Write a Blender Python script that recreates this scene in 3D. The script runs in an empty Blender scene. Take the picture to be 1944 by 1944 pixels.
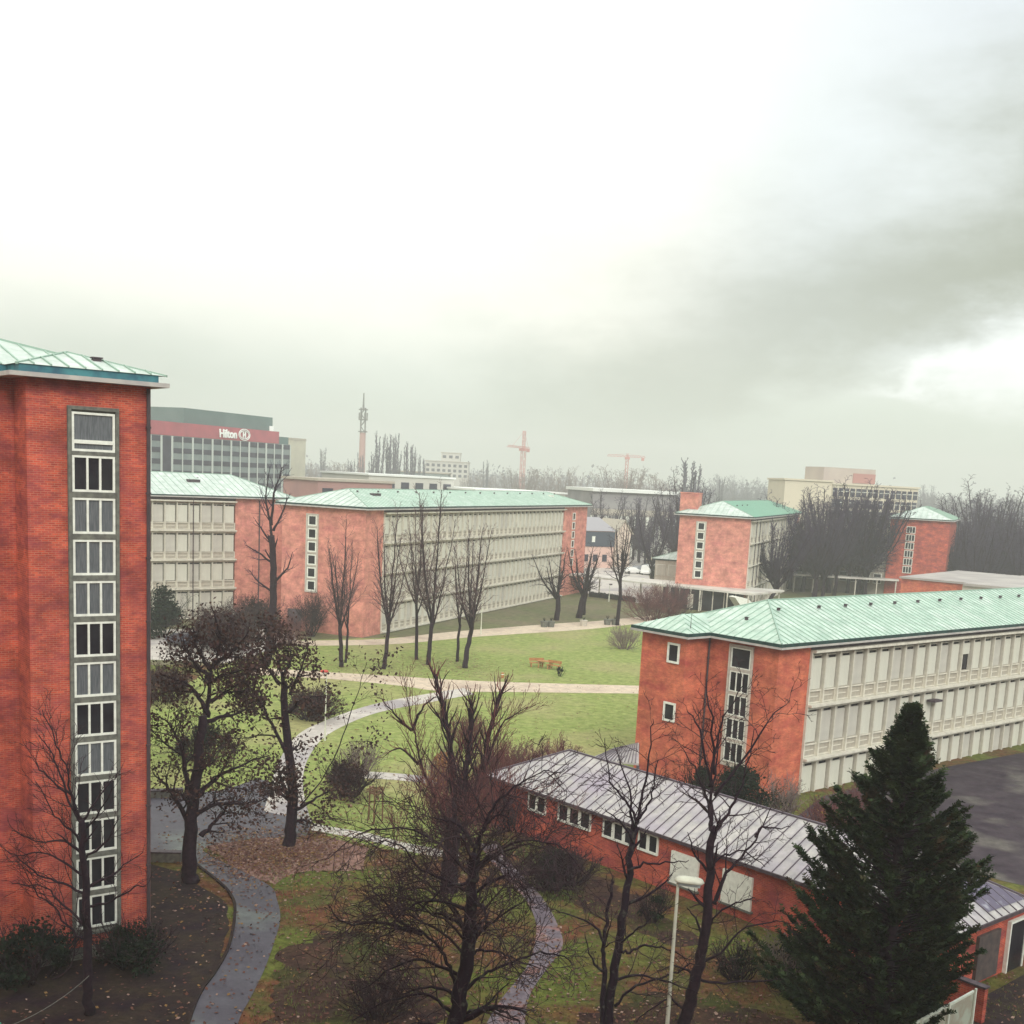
import bpy, math, random
import numpy as np
from mathutils import Matrix, Vector, noise
S = bpy.context.scene
COL = S.collection
PI = math.pi

# ------------------------------------------------------------------ camera
cam_d = bpy.data.cameras.new('camera')
cam = bpy.data.objects.new('camera', cam_d)
COL.objects.link(cam)
R_, U_, F_ = (0.999, 0.009, 0.05), (-0.051, 0.167, 0.985), (0.0, 0.986, -0.168)
m = Matrix((R_, U_, tuple(-v for v in F_))).transposed().to_4x4()
m.translation = (0, 0, 20)
cam.matrix_world = m
cam_d.sensor_fit = 'HORIZONTAL'
cam_d.sensor_width = 36
cam_d.lens = 42.519
cam_d.shift_y = 0.1636
cam_d.clip_start = 0.5
cam_d.clip_end = 20000
S.camera = cam

# ------------------------------------------------------------------ world
def lin(c):
    def f(v):
        v = v / 255.0
        return v / 12.92 if v <= 0.04045 else ((v + 0.055) / 1.055) ** 2.4
    return tuple(f(v) for v in c) + (1.0,)

SUN_EL, SUN_AZ = 34.0, 168.0            # azimuth clockwise from +Y (camera looks along +Y)
w = bpy.data.worlds.new('World')
S.world = w
w.use_nodes = True
NT = w.node_tree
NT.nodes.clear()
LK = NT.links
def wn(t, **k):
    n = NT.nodes.new(t)
    for a, b in k.items():
        setattr(n, a, b)
    return n
def wm(op, a, b=None, c=None, clamp=False):
    n = wn('ShaderNodeMath', operation=op, use_clamp=clamp)
    for i, v in enumerate((a, b, c)):
        if v is None: continue
        if isinstance(v, (int, float)): n.inputs[i].default_value = v
        else: LK.new(v, n.inputs[i])
    return n.outputs[0]
def wmix(fac, a, b):
    n = wn('ShaderNodeMix', data_type='RGBA')
    if isinstance(fac, (int, float)): n.inputs[0].default_value = fac
    else: LK.new(fac, n.inputs[0])
    for i, v in ((6, a), (7, b)):
        if isinstance(v, tuple): n.inputs[i].default_value = v
        else: LK.new(v, n.inputs[i])
    return n.outputs[2]
def wramp(x, lo, hi):
    n = wn('ShaderNodeMapRange', interpolation_type='SMOOTHSTEP')
    LK.new(x, n.inputs[0])
    n.inputs[1].default_value, n.inputs[2].default_value = lo, hi
    return n.outputs[0]
tc = wn('ShaderNodeTexCoord').outputs['Generated']
sep = wn('ShaderNodeSeparateXYZ'); LK.new(tc, sep.inputs[0])
n1 = wn('ShaderNodeTexNoise'); n1.inputs['Scale'].default_value = 3.2; n1.inputs['Detail'].default_value = 5
mp = wn('ShaderNodeMapping'); mp.inputs['Scale'].default_value = (1, 1, 2.2); mp.inputs['Location'].default_value = (3.1, 1.7, 0.4)
LK.new(tc, mp.inputs[0]); LK.new(mp.outputs[0], n1.inputs['Vector'])
n2 = wn('ShaderNodeTexNoise'); n2.inputs['Scale'].default_value = 9; n2.inputs['Detail'].default_value = 9; n2.inputs['Roughness'].default_value = 0.6
LK.new(mp.outputs[0], n2.inputs['Vector'])
az = wm('MULTIPLY', wm('ARCTAN2', sep.outputs[0], sep.outputs[1]), 57.2958)
el = wm('MULTIPLY', wm('ARCSINE', sep.outputs[2]), 57.2958)
nz = wm('SUBTRACT', n1.outputs[0], 0.5)
nf = wm('SUBTRACT', n2.outputs[0], 0.5)
eln = wm('ADD', el, wm('MULTIPLY', nz, 4.5))
eln = wm('ADD', eln, wm('MULTIPLY', nf, 1.8))
# clear base: hazy grey-green horizon rising to white overcast
base = wmix(wramp(eln, 0.5, 4.5), lin((204, 217, 199)), lin((234, 243, 232)))
base = wmix(wramp(eln, 2.8, 7.4), base, wmix(wramp(az, 2, 14), (1.12, 1.12, 1.02, 1), lin((244, 252, 254))))
base = wmix(wramp(eln, 14, 20), base, wmix(wramp(az, -2, 20), (1.15, 1.15, 1.05, 1), lin((236, 244, 250))))
left = wm('MULTIPLY', wramp(wm('MULTIPLY', az, -1), 2, 20), wm('SUBTRACT', 1, wramp(eln, 2.5, 9.5)))
base = wmix(wm('MULTIPLY', left, 0.60), base, lin((184, 195, 180)))
# grey cloud bank: a soft diagonal band rising to the right
ax = wm('ADD', 2.6, wm('MULTIPLY', wm('SUBTRACT', az, 5.2), 0.47))
dl = wm('ADD', wm('SUBTRACT', eln, ax), wm('ADD', wm('MULTIPLY', nf, 7.0), wm('MULTIPLY', nz, 4.0)))
up_ = wm('EXPONENT', wm('MULTIPLY', wm('POWER', wm('DIVIDE', wm('MAXIMUM', dl, 0), 6.6), 2), -1))
dn_ = wm('EXPONENT', wm('MULTIPLY', wm('POWER', wm('DIVIDE', wm('MINIMUM', dl, 0), 3.0), 2), -1))
cl = wm('MULTIPLY', wm('MULTIPLY', up_, dn_), wramp(az, -16, 10))
sky = wmix(wm('MULTIPLY', cl, wm('ADD', 0.62, wm('MULTIPLY', wramp(az, 6, 24), 0.33))), base, lin((158, 164, 146)))
# bright gap under the bank near the right edge
gx = wm('SUBTRACT', az, 16.5)
gax = wm('ADD', 4.5, wm('MULTIPLY', gx, 0.22))
gw = wm('ADD', 0.45, wm('MULTIPLY', wm('MAXIMUM', gx, 0), 0.36))
g2 = wm('POWER', wm('DIVIDE', wm('SUBTRACT', wm('ADD', el, wm('ADD', wm('MULTIPLY', nf, 9.0), wm('MULTIPLY', nz, 3.0))), gax), gw), 2)
gap = wm('MULTIPLY', wm('EXPONENT', wm('MULTIPLY', g2, -1)), wramp(gx, -2.5, 1.5))
sky = wmix(wm('MULTIPLY', gap, 0.95), sky, (1.1, 1.15, 1.12, 1))
# mottling of the bank
mot = wm('ADD', 1.0, wm('MULTIPLY', wm('MULTIPLY', nf, cl), 0.22))
vm = wn('ShaderNodeVectorMath', operation='SCALE'); LK.new(sky, vm.inputs[0]); LK.new(mot, vm.inputs['Scale'])
# overcast zenith and the half of the sky behind the camera are brighter (CIE overcast)
zen = wramp(el, 22, 60)
back = wramp(wm('MULTIPLY', sep.outputs[1], -1), 0.0, 0.7)
boost = wm('ADD', 1.0, wm('ADD', wm('MULTIPLY', zen, 0.45), wm('MULTIPLY', back, 0.25)))
vb = wn('ShaderNodeVectorMath', operation='SCALE'); LK.new(vm.outputs[0], vb.inputs[0]); LK.new(boost, vb.inputs['Scale'])
below = wramp(el, -3, -0.2)
skyc = wmix(below, (0.16, 0.16, 0.12, 1), vb.outputs[0])
bg = wn('ShaderNodeBackground'); LK.new(skyc, bg.inputs[0]); bg.inputs[1].default_value = 1.0
nish = wn('ShaderNodeTexSky', sky_type='NISHITA', sun_disc=False)
nish.sun_elevation = math.radians(SUN_EL); nish.sun_rotation = math.radians(SUN_AZ)
bg2 = wn('ShaderNodeBackground'); LK.new(nish.outputs[0], bg2.inputs[0]); bg2.inputs[1].default_value = 0.05
mx = wn('ShaderNodeMixShader'); mx.inputs[0].default_value = 0.03
LK.new(bg.outputs[0], mx.inputs[1]); LK.new(bg2.outputs[0], mx.inputs[2])
wo = wn('ShaderNodeOutputWorld'); LK.new(mx.outputs[0], wo.inputs[0])

sl = bpy.data.lights.new('sun', 'SUN')
sl.energy = 1.9; sl.angle = math.radians(22); sl.color = (1.0, 0.97, 0.90)
sun = bpy.data.objects.new('sun', sl); COL.objects.link(sun)
a_, e_ = math.radians(SUN_AZ), math.radians(SUN_EL)
sdir = Vector((math.sin(a_) * math.cos(e_), math.cos(a_) * math.cos(e_), math.sin(e_)))
sun.rotation_euler = sdir.to_track_quat('Z', 'Y').to_euler()
S.view_settings.view_transform = 'Standard'
S.view_settings.look = 'None'
S.view_settings.exposure = 0.16
S.view_settings.gamma = 1
S.render.engine = 'CYCLES'
S.cycles.use_denoising = True
S.cycles.volume_bounces = 1
S.cycles.max_bounces = 5
S.cycles.diffuse_bounces = 3
S.cycles.transparent_max_bounces = 16
S.cycles.volume_step_rate = 5

# ------------------------------------------------------------------ materials
MATS = {}
def mat(name, col, rough=0.8, col2=None, scale=4.0, detail=5, bump=0.0, bscale=None, spec=0.3, metal=0, stretch=(1, 1, 1),
        col3=None, scale3=0.3, lo=0.35, hi=0.65, lo3=0.45, hi3=0.6, trans=0, rough2=None, grain=None):
    """procedural material; object coordinates, two noise layers of colour and a bump"""
    if name in MATS: return MATS[name]
    M = bpy.data.materials.new(name); M.use_nodes = True
    t = M.node_tree; b = t.nodes['Principled BSDF']
    c4 = lambda c: tuple(c) + (1,) if len(c) == 3 else c
    b.inputs['Base Color'].default_value = c4(col)
    b.inputs['Roughness'].default_value = rough
    b.inputs['Specular IOR Level'].default_value = spec
    b.inputs['Metallic'].default_value = metal
    tcn = t.nodes.new('ShaderNodeTexCoord')
    mpn = t.nodes.new('ShaderNodeMapping'); mpn.inputs['Scale'].default_value = stretch
    t.links.new(tcn.outputs['Object'], mpn.inputs[0])
    out = None
    if col2:
        n = t.nodes.new('ShaderNodeTexNoise'); n.inputs['Scale'].default_value = scale; n.inputs['Detail'].default_value = detail
        t.links.new(mpn.outputs[0], n.inputs['Vector'])
        r = t.nodes.new('ShaderNodeMapRange'); r.inputs[1].default_value = lo; r.inputs[2].default_value = hi
        t.links.new(n.outputs[0], r.inputs[0])
        x = t.nodes.new('ShaderNodeMix'); x.data_type = 'RGBA'
        t.links.new(r.outputs[0], x.inputs[0]); x.inputs[6].default_value = c4(col); x.inputs[7].default_value = c4(col2)
        out = x.outputs[2]
        if rough2 is not None:
            q = t.nodes.new('ShaderNodeMapRange'); q.inputs[1].default_value = lo; q.inputs[2].default_value = hi
            q.inputs[3].default_value = rough; q.inputs[4].default_value = rough2
            t.links.new(n.outputs[0], q.inputs[0]); t.links.new(q.outputs[0], b.inputs['Roughness'])
    if col3:
        n = t.nodes.new('ShaderNodeTexNoise'); n.inputs['Scale'].default_value = scale3; n.inputs['Detail'].default_value = 4
        t.links.new(tcn.outputs['Object'], n.inputs['Vector'])
        r = t.nodes.new('ShaderNodeMapRange'); r.inputs[1].default_value = lo3; r.inputs[2].default_value = hi3
        t.links.new(n.outputs[0], r.inputs[0])
        x = t.nodes.new('ShaderNodeMix'); x.data_type = 'RGBA'
        t.links.new(r.outputs[0], x.inputs[0]); t.links.new(out, x.inputs[6]); x.inputs[7].default_value = c4(col3)
        out = x.outputs[2]
    if grain:
        gs, ga, gx = grain
        gm = t.nodes.new('ShaderNodeMapping'); gm.inputs['Scale'].default_value = gx; t.links.new(tcn.outputs['Object'], gm.inputs[0])
        n = t.nodes.new('ShaderNodeTexNoise'); n.inputs['Scale'].default_value = gs; n.inputs['Detail'].default_value = 8; n.inputs['Roughness'].default_value = 0.75
        t.links.new(gm.outputs[0], n.inputs['Vector'])
        r = t.nodes.new('ShaderNodeMapRange'); r.inputs[1].default_value = 0.32; r.inputs[2].default_value = 0.68; r.inputs[3].default_value = 1 - ga; r.inputs[4].default_value = 1 + ga
        t.links.new(n.outputs[0], r.inputs[0])
        v = t.nodes.new('ShaderNodeVectorMath'); v.operation = 'SCALE'; t.links.new(out, v.inputs[0]); t.links.new(r.outputs[0], v.inputs['Scale'])
        out = v.outputs[0]
    if out: t.links.new(out, b.inputs['Base Color'])
    if bump:
        n = t.nodes.new('ShaderNodeTexNoise'); n.inputs['Scale'].default_value = bscale or scale * 3; n.inputs['Detail'].default_value = 4
        t.links.new(tcn.outputs['Object'], n.inputs['Vector'])
        bp = t.nodes.new('ShaderNodeBump'); bp.inputs['Strength'].default_value = bump; bp.inputs['Distance'].default_value = 0.05
        t.links.new(n.outputs[0], bp.inputs['Height']); t.links.new(bp.outputs[0], b.inputs['Normal'])
    MATS[name] = M
    return M

def brick(name, c1, c2, mortar, stain):
    """fine brick courses over blotchy weathering"""
    M = bpy.data.materials.new(name); M.use_nodes = True
    t = M.node_tree; b = t.nodes['Principled BSDF']; N = t.nodes.new; L = t.links.new
    tcn = N('ShaderNodeTexCoord')
    s = N('ShaderNodeSeparateXYZ'); L(tcn.outputs['Object'], s.inputs[0])
    ad = N('ShaderNodeMath'); ad.operation = 'ADD'; L(s.outputs[0], ad.inputs[0]); L(s.outputs[1], ad.inputs[1])
    cb = N('ShaderNodeCombineXYZ'); L(ad.outputs[0], cb.inputs[0]); L(s.outputs[2], cb.inputs[1])
    bt = N('ShaderNodeTexBrick'); L(cb.outputs[0], bt.inputs['Vector'])
    bt.inputs['Scale'].default_value = 1.0; bt.inputs['Brick Width'].default_value = 0.25; bt.inputs['Row Height'].default_value = 0.08
    bt.inputs['Mortar Size'].default_value = 0.010; bt.inputs['Bias'].default_value = -0.1
    bt.inputs['Color1'].default_value = c1 + (1,); bt.inputs['Color2'].default_value = c2 + (1,); bt.inputs['Mortar'].default_value = mortar + (1,)
    mpn = N('ShaderNodeMapping'); mpn.inputs['Scale'].default_value = (0.5, 0.5, 1.5)
    L(tcn.outputs['Object'], mpn.inputs[0])
    n = N('ShaderNodeTexNoise'); n.inputs['Scale'].default_value = 1.0; n.inputs['Detail'].default_value = 8; n.inputs['Roughness'].default_value = 0.7
    L(mpn.outputs[0], n.inputs['Vector'])
    r = N('ShaderNodeMapRange'); r.inputs[1].default_value = 0.44; r.inputs[2].default_value = 0.66
    L(n.outputs[0], r.inputs[0])
    x = N('ShaderNodeMix'); x.data_type = 'RGBA'; x.inputs[7].default_value = stain + (1,)
    L(r.outputs[0], x.inputs[0]); L(bt.outputs[0], x.inputs[6])
    n2 = N('ShaderNodeTexNoise'); n2.inputs['Scale'].default_value = 0.8; n2.inputs['Detail'].default_value = 9; n2.inputs['Roughness'].default_value = 0.75
    L(tcn.outputs['Object'], n2.inputs['Vector'])
    r2 = N('ShaderNodeMapRange'); r2.inputs[1].default_value = 0.36; r2.inputs[2].default_value = 0.64; r2.inputs[3].default_value = 0.66; r2.inputs[4].default_value = 1.25
    L(n2.outputs[0], r2.inputs[0])
    v = N('ShaderNodeVectorMath'); v.operation = 'SCALE'; L(x.outputs[2], v.inputs[0]); L(r2.outputs[0], v.inputs['Scale'])
    L(v.outputs[0], b.inputs['Base Color'])
    b.inputs['Roughness'].default_value = 0.85; b.inputs['Specular IOR Level'].default_value = 0.2
    MATS[name] = M
    return M

def copper(name, c1, c2, c3):
    return mat(name, c1, 0.45, c2, 1.2, 6, 0.05, 3, 0.4, stretch=(1, 1, 1), col3=c3, scale3=0.5, lo3=0.5, hi3=0.72, rough2=0.6, grain=(1.3, 0.22, (1, 1, 1)))

M_brick = brick('brick_red', (0.56, 0.092, 0.048), (0.33, 0.045, 0.034), (0.44, 0.19, 0.13), (0.24, 0.052, 0.058))
M_brickp = brick('brick_pink', (0.66, 0.265, 0.195), (0.55, 0.21, 0.155), (0.56, 0.30, 0.24), (0.45, 0.16, 0.145))
M_bricko = brick('brick_orange', (0.62, 0.150, 0.072), (0.46, 0.095, 0.052), (0.50, 0.22, 0.14), (0.36, 0.070, 0.055))
M_copper = copper('verdigris_copper', (0.43, 0.54, 0.46), (0.34, 0.46, 0.385), (0.51, 0.58, 0.53))
M_copperp = copper('pale_wet_copper', (0.48, 0.545, 0.50), (0.40, 0.475, 0.43), (0.54, 0.59, 0.56))
M_copperg = copper('green_copper', (0.10, 0.34, 0.24), (0.14, 0.42, 0.30), (0.20, 0.42, 0.34))
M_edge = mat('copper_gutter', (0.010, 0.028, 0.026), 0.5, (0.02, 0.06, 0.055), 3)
M_tealedge = mat('teal_gutter', (0.05, 0.20, 0.22), 0.5, (0.03, 0.10, 0.14), 2, bump=0.1)
M_conc = mat('pale_concrete', (0.62, 0.59, 0.50), 0.8, (0.54, 0.51, 0.43), 2.5, 6, 0.05, 12, col3=(0.34, 0.31, 0.27), scale3=0.7, lo3=0.58, hi3=0.78, grain=(1.4, 0.16, (1, 1, 0.3)))
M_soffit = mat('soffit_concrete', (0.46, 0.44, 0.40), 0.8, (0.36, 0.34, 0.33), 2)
M_blind = mat('pale_blind', (0.60, 0.59, 0.50), 0.65, (0.53, 0.52, 0.45), 0.9, 4, stretch=(1, 1, 0.25), grain=(1.2, 0.08, (1, 1, 0.3)))
M_blind2 = mat('dull_blind', (0.50, 0.48, 0.42), 0.65, (0.44, 0.42, 0.37), 0.9, 4)
M_spand = mat('spandrel_panel', (0.42, 0.38, 0.31), 0.8, (0.34, 0.31, 0.26), 3)
M_glass = mat('window_glass', (0.010, 0.008, 0.014), 0.12, (0.03, 0.03, 0.035), 0.7, 3, spec=0.25)
M_curtain = mat('curtained_glass', (0.14, 0.15, 0.16), 0.25, (0.08, 0.09, 0.10), 6, 3, stretch=(6, 6, 0.4), spec=0.5)
M_white = mat('white_window_paint', (0.78, 0.80, 0.72), 0.5, (0.66, 0.67, 0.60), 5)
M_stone = mat('grey_stone_surround', (0.17, 0.175, 0.145), 0.85, (0.10, 0.10, 0.09), 5, bump=0.1)
M_stonep = mat('pale_stone_surround', (0.52, 0.48, 0.40), 0.85, (0.42, 0.38, 0.34), 5)
M_pipe = mat('dark_downpipe', (0.08, 0.055, 0.06), 0.5, (0.05, 0.04, 0.045), 3)
M_slate = mat('seamed_metal_roof', (0.42, 0.40, 0.38), 0.5, (0.30, 0.285, 0.30), 1.5, 6, 0.04, 3, 0.5, col3=(0.30, 0.26, 0.32), scale3=0.4, lo3=0.5, hi3=0.75, rough2=0.55, grain=(1.6, 0.22, (1, 1, 1)))
M_slatew = mat('wet_dark_roof', (0.10, 0.085, 0.13), 0.3, (0.28, 0.28, 0.32), 2.2, 6, lo=0.55, hi=0.7)
M_seam = mat('dark_roof_seam', (0.10, 0.08, 0.10), 0.5)
M_seamg = mat('copper_roof_seam', (0.27, 0.39, 0.32), 0.5)
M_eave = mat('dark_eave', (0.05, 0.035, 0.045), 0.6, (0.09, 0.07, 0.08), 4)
M_bark = mat('dark_bark', (0.010, 0.003, 0.010), 0.95, (0.024, 0.011, 0.018), 6, 5, 0.3, 20)
M_barkg = mat('mossy_bark', (0.012, 0.004, 0.012), 0.95, (0.075, 0.075, 0.060), 5, 5, 0.3, 20, lo=0.56, hi=0.78)
M_twig = mat('dark_twig', (0.014, 0.005, 0.012), 0.95, (0.042, 0.024, 0.028), 1.5)
M_twigr = mat('reddish_twig', (0.17, 0.060, 0.055), 0.95, (0.060, 0.024, 0.030), 0.9)
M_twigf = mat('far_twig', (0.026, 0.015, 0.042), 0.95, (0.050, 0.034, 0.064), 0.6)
M_twigg = mat('haze_grey_twig', (0.12, 0.115, 0.14), 0.95, (0.17, 0.165, 0.18), 0.3)  # grey bark, paled so that distance haze sits in the colour
M_twigb = mat('brown_twig', (0.20, 0.15, 0.13), 0.9, (0.14, 0.11, 0.11), 0.6)
M_twigm = mat('red_brown_twig', (0.075, 0.040, 0.048), 0.95, (0.11, 0.070, 0.072), 0.8)
M_leafd = mat('dead_leaf', (0.022, 0.007, 0.012), 0.9, (0.07, 0.035, 0.025), 2.5)
M_leafo = mat('orange_leaf', (0.40, 0.20, 0.05), 0.8, (0.30, 0.13, 0.04), 2.5)
M_fir = mat('conifer_needles', (0.012, 0.024, 0.011), 0.9, (0.042, 0.064, 0.024), 1.4, 6, spec=0.1, lo=0.4, hi=0.65, col3=(0.055, 0.034, 0.020), scale3=0.8, lo3=0.56, hi3=0.7)
M_ever = mat('evergreen_leaf', (0.007, 0.011, 0.010), 0.95, (0.018, 0.030, 0.016), 2, spec=0.1)
M_asph = mat('damp_asphalt', (0.050, 0.044, 0.062), 0.55, (0.075, 0.072, 0.090), 0.5, 8, 0.1, 30, 0.4, col3=(0.14, 0.165, 0.15), scale3=0.22, lo3=0.54, hi3=0.72, rough2=0.6, grain=(2.5, 0.25, (1, 1, 1)))
M_yard = mat('wet_yard_asphalt', (0.026, 0.017, 0.026), 0.75, (0.052, 0.040, 0.048), 0.5, 10, 0.1, 20, 0.15, col3=(0.12, 0.11, 0.095), scale3=0.20, lo3=0.54, hi3=0.72, rough2=0.85, grain=(1.2, 0.35, (1, 1, 1)))
M_gravel = mat('pale_gravel', (0.58, 0.47, 0.36), 0.9, (0.48, 0.40, 0.31), 1.2, 8, 0.1, 20, col3=(0.36, 0.27, 0.22), scale3=0.2, lo3=0.5, hi3=0.75, grain=(1.8, 0.22, (1, 1, 1)))
M_pave = mat('wet_pale_paving', (0.42, 0.38, 0.35), 0.5, (0.54, 0.50, 0.45), 0.5, 8, 0.1, 15, spec=0.4, col3=(0.30, 0.27, 0.28), scale3=0.12, lo3=0.54, hi3=0.66, grain=(1.5, 0.25, (1, 1, 1)))
M_mauve = mat('leafy_asphalt', (0.10, 0.078, 0.10), 0.6, (0.17, 0.14, 0.16), 0.8, 8, col3=(0.20, 0.095, 0.085), scale3=0.8, lo3=0.5, hi3=0.62, grain=(3.0, 0.5, (1, 1, 1)))
M_lawn = mat('lawn_grass', (0.160, 0.212, 0.054), 0.95, (0.270, 0.300, 0.100), 1.3, 12, 0.5, 6, 0.1, col3=(0.275, 0.262, 0.115), scale3=0.09, lo3=0.48, hi3=0.66, lo=0.3, hi=0.7, grain=(1.6, 0.34, (1, 1, 1)))
M_ground = mat('leafy_ground', (0.080, 0.072, 0.024), 0.95, (0.120, 0.050, 0.026), 0.55, 12, 0.6, 5, 0.1, col3=(0.095, 0.110, 0.024), scale3=0.17, lo3=0.49, hi3=0.60, lo=0.42, hi=0.58, grain=(2.6, 0.60, (1, 1, 1)))
M_darkcover = mat('shade_dark_ivy', (0.012, 0.004, 0.009), 0.95, (0.028, 0.018, 0.010), 0.8, 8, 0.4, 5, grain=(3.0, 0.6, (1, 1, 1)))  # dark ground cover and kerb, blackened further for the tower-foot shadow
M_litter = mat('pale_leaf_litter', (0.26, 0.15, 0.12), 0.95, (0.16, 0.085, 0.07), 1.4, 8, 0.3, 8, grain=(3.5, 0.5, (1, 1, 1)))
M_field = mat('dull_turf', (0.115, 0.125, 0.050), 0.95, (0.15, 0.125, 0.075), 0.15, 8, grain=(1.0, 0.4, (1, 1, 1)))

# ------------------------------------------------------------------ mesh helpers
class MB:
    def __init__(s): s.v = []; s.f = []; s.m = []
    def add(s, vs, fs, mi=0):
        o = len(s.v); s.v += [tuple(v) for v in vs]; s.f += [tuple(i + o for i in f) for f in fs]; s.m += [mi] * len(fs)
    def box(s, x0, x1, y0, y1, z0, z1, mi=0):
        s.add([(x0, y0, z0), (x1, y0, z0), (x1, y1, z0), (x0, y1, z0), (x0, y0, z1), (x1, y0, z1), (x1, y1, z1), (x0, y1, z1)],
              [(3, 2, 1, 0), (4, 5, 6, 7), (0, 1, 5, 4), (1, 2, 6, 5), (2, 3, 7, 6), (3, 0, 4, 7)], mi)
    def prism(s, poly, z0, z1, mi=0):
        n = len(poly)
        ar = sum(poly[i][0] * poly[(i + 1) % n][1] - poly[(i + 1) % n][0] * poly[i][1] for i in range(n))
        if ar < 0: poly = poly[::-1]
        s.add([(x, y, z0) for x, y in poly] + [(x, y, z1) for x, y in poly],
              [tuple(range(n))[::-1], tuple(range(n, 2 * n))] + [(i, (i + 1) % n, n + (i + 1) % n, n + i) for i in range(n)], mi)
    def bar(s, a, b, w, h=None, mi=0):
        """rectangular bar between two points"""
        h = h or w
        a, b = Vector(a), Vector(b); d = (b - a).normalized()
        up = Vector((0, 0, 1)) if abs(d.z) < 0.95 else Vector((1, 0, 0))
        x = d.cross(up).normalized() * w / 2; y = x.cross(d).normalized() * h / 2
        vs = [p + q for p in (a, b) for q in (-x - y, x - y, x + y, -x + y)]
        s.add(vs, [(0, 1, 2, 3), (7, 6, 5, 4), (0, 4, 5, 1), (1, 5, 6, 2), (2, 6, 7, 3), (3, 7, 4, 0)], mi)
    def tube(s, pts, rad, k=6, mi=0, cap=True):
        P = [Vector(p) for p in pts]; n = len(P); vs = []; fs = []
        ref = Vector((0.31, 0.17, 0.93)).normalized()
        for i in range(n):
            d = (P[min(i + 1, n - 1)] - P[max(i - 1, 0)])
            d = d.normalized() if d.length > 1e-9 else Vector((0, 0, 1))
            if abs(d.dot(ref)) > 0.98: ref = Vector((0.9, 0.1, 0.2)).normalized()
            x = d.cross(ref).normalized(); y = d.cross(x)
            for j in range(k):
                a = 2 * PI * j / k
                vs.append(P[i] + (x * math.cos(a) + y * math.sin(a)) * rad[i])
        for i in range(n - 1):
            for j in range(k):
                fs.append((i * k + j, i * k + (j + 1) % k, (i + 1) * k + (j + 1) % k, (i + 1) * k + j))
        if cap: fs += [tuple(range(k))[::-1], tuple(range((n - 1) * k, n * k))]
        s.add(vs, fs, mi)
    def lathe(s, prof, k=16, c=(0, 0), mi=0):
        vs = []; fs = []; n = len(prof)
        for r, z in prof:
            for j in range(k):
                a = 2 * PI * j / k; vs.append((c[0] + r * math.cos(a), c[1] + r * math.sin(a), z))
        for i in range(n - 1):
            for j in range(k):
                fs.append((i * k + j, i * k + (j + 1) % k, (i + 1) * k + (j + 1) % k, (i + 1) * k + j))
        fs += [tuple(range(k))[::-1], tuple(range((n - 1) * k, n * k))]
        s.add(vs, fs, mi)
    def mesh(s, name, mats):
        me = bpy.data.meshes.new(name); me.from_pydata(s.v, [], s.f)
        for q in (mats if isinstance(mats, (list, tuple)) else [mats]): me.materials.append(q)
        if any(s.m): me.polygons.foreach_set('material_index', s.m)
        me.update()
        return me
    def build(s, name, mats, parent=None, loc=None, smooth=False, bevel=0):
        me = s.mesh(name, mats)
        if smooth: me.polygons.foreach_set('use_smooth', [True] * len(me.polygons))
        o = bpy.data.objects.new(name, me); COL.objects.link(o)
        if parent: o.parent = parent
        if loc: o.location = loc
        if bevel:
            b = o.modifiers.new('bevel', 'BEVEL'); b.width = bevel; b.segments = 2; b.limit_method = 'ANGLE'
        return o

def tag(o, label=None, cat=None, group=None, kind=None):
    for k, v in (('label', label), ('category', cat), ('group', group), ('kind', kind)):
        if v: o[k] = v
    return o
def empty(name, loc, rz=0, **k):
    o = bpy.data.objects.new(name, None); COL.objects.link(o)
    o.location = loc; o.rotation_euler = (0, 0, rz); o.empty_display_size = 0.3
    tag(o, k.get('label'), k.get('cat'), k.get('group'), k.get('kind'))
    return o
def child(name, me, parent, loc=(0, 0, 0), rz=0):
    o = bpy.data.objects.new(name, me); COL.objects.link(o); o.parent = parent; o.location = loc; o.rotation_euler = (0, 0, rz)
    return o
def copy_tree(o, parent=None):
    c = o.copy(); COL.objects.link(c); c.parent = parent
    for ch in list(o.children): copy_tree(ch, c)
    return c
def sheet(name, poly, z, M, kind='structure', sub=0):
    b = MB(); n = len(poly)
    ar = sum(poly[i][0] * poly[(i + 1) % n][1] - poly[(i + 1) % n][0] * poly[i][1] for i in range(n))
    if ar < 0: poly = poly[::-1]
    b.add([(x, y, z) for x, y in poly], [tuple(range(n))])
    return tag(b.build(name, M), kind=kind)
def rag(poly, amp=0.35, step=0.8, seed=1):
    """walk round a polygon in short steps and push each point about a little, for soft natural edges"""
    out = []; n = len(poly)
    for i in range(n):
        a, c = Vector(poly[i]), Vector(poly[(i + 1) % n]); L = (c - a).length
        if L > 150: out.append(tuple(a)); continue
        k = max(1, int(L / step)); nn = Vector((-(c - a).y, (c - a).x)).normalized()
        for j in range(k):
            p = a.lerp(c, j / k)
            q = noise.noise(Vector((p.x * 0.5, p.y * 0.5, seed))) * 1.3 + noise.noise(Vector((p.x * 1.9, p.y * 1.9, seed + 5))) * 0.8
            out.append((p.x + nn.x * q * amp, p.y + nn.y * q * amp))
    return out
def smooth_line(P, k=6):
    """Catmull-Rom through 2D/3D points"""
    P = [np.array(p, float) for p in P]; out = []
    for i in range(len(P) - 1):
        a = P[max(i - 1, 0)]; b = P[i]; c = P[i + 1]; d = P[min(i + 2, len(P) - 1)]
        for j in range(k):
            t = j / k
            out.append(0.5 * ((2 * b) + (-a + c) * t + (2 * a - 5 * b + 4 * c - d) * t * t + (-a + 3 * b - 3 * c + d) * t ** 3))
    out.append(P[-1])
    return out
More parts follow.
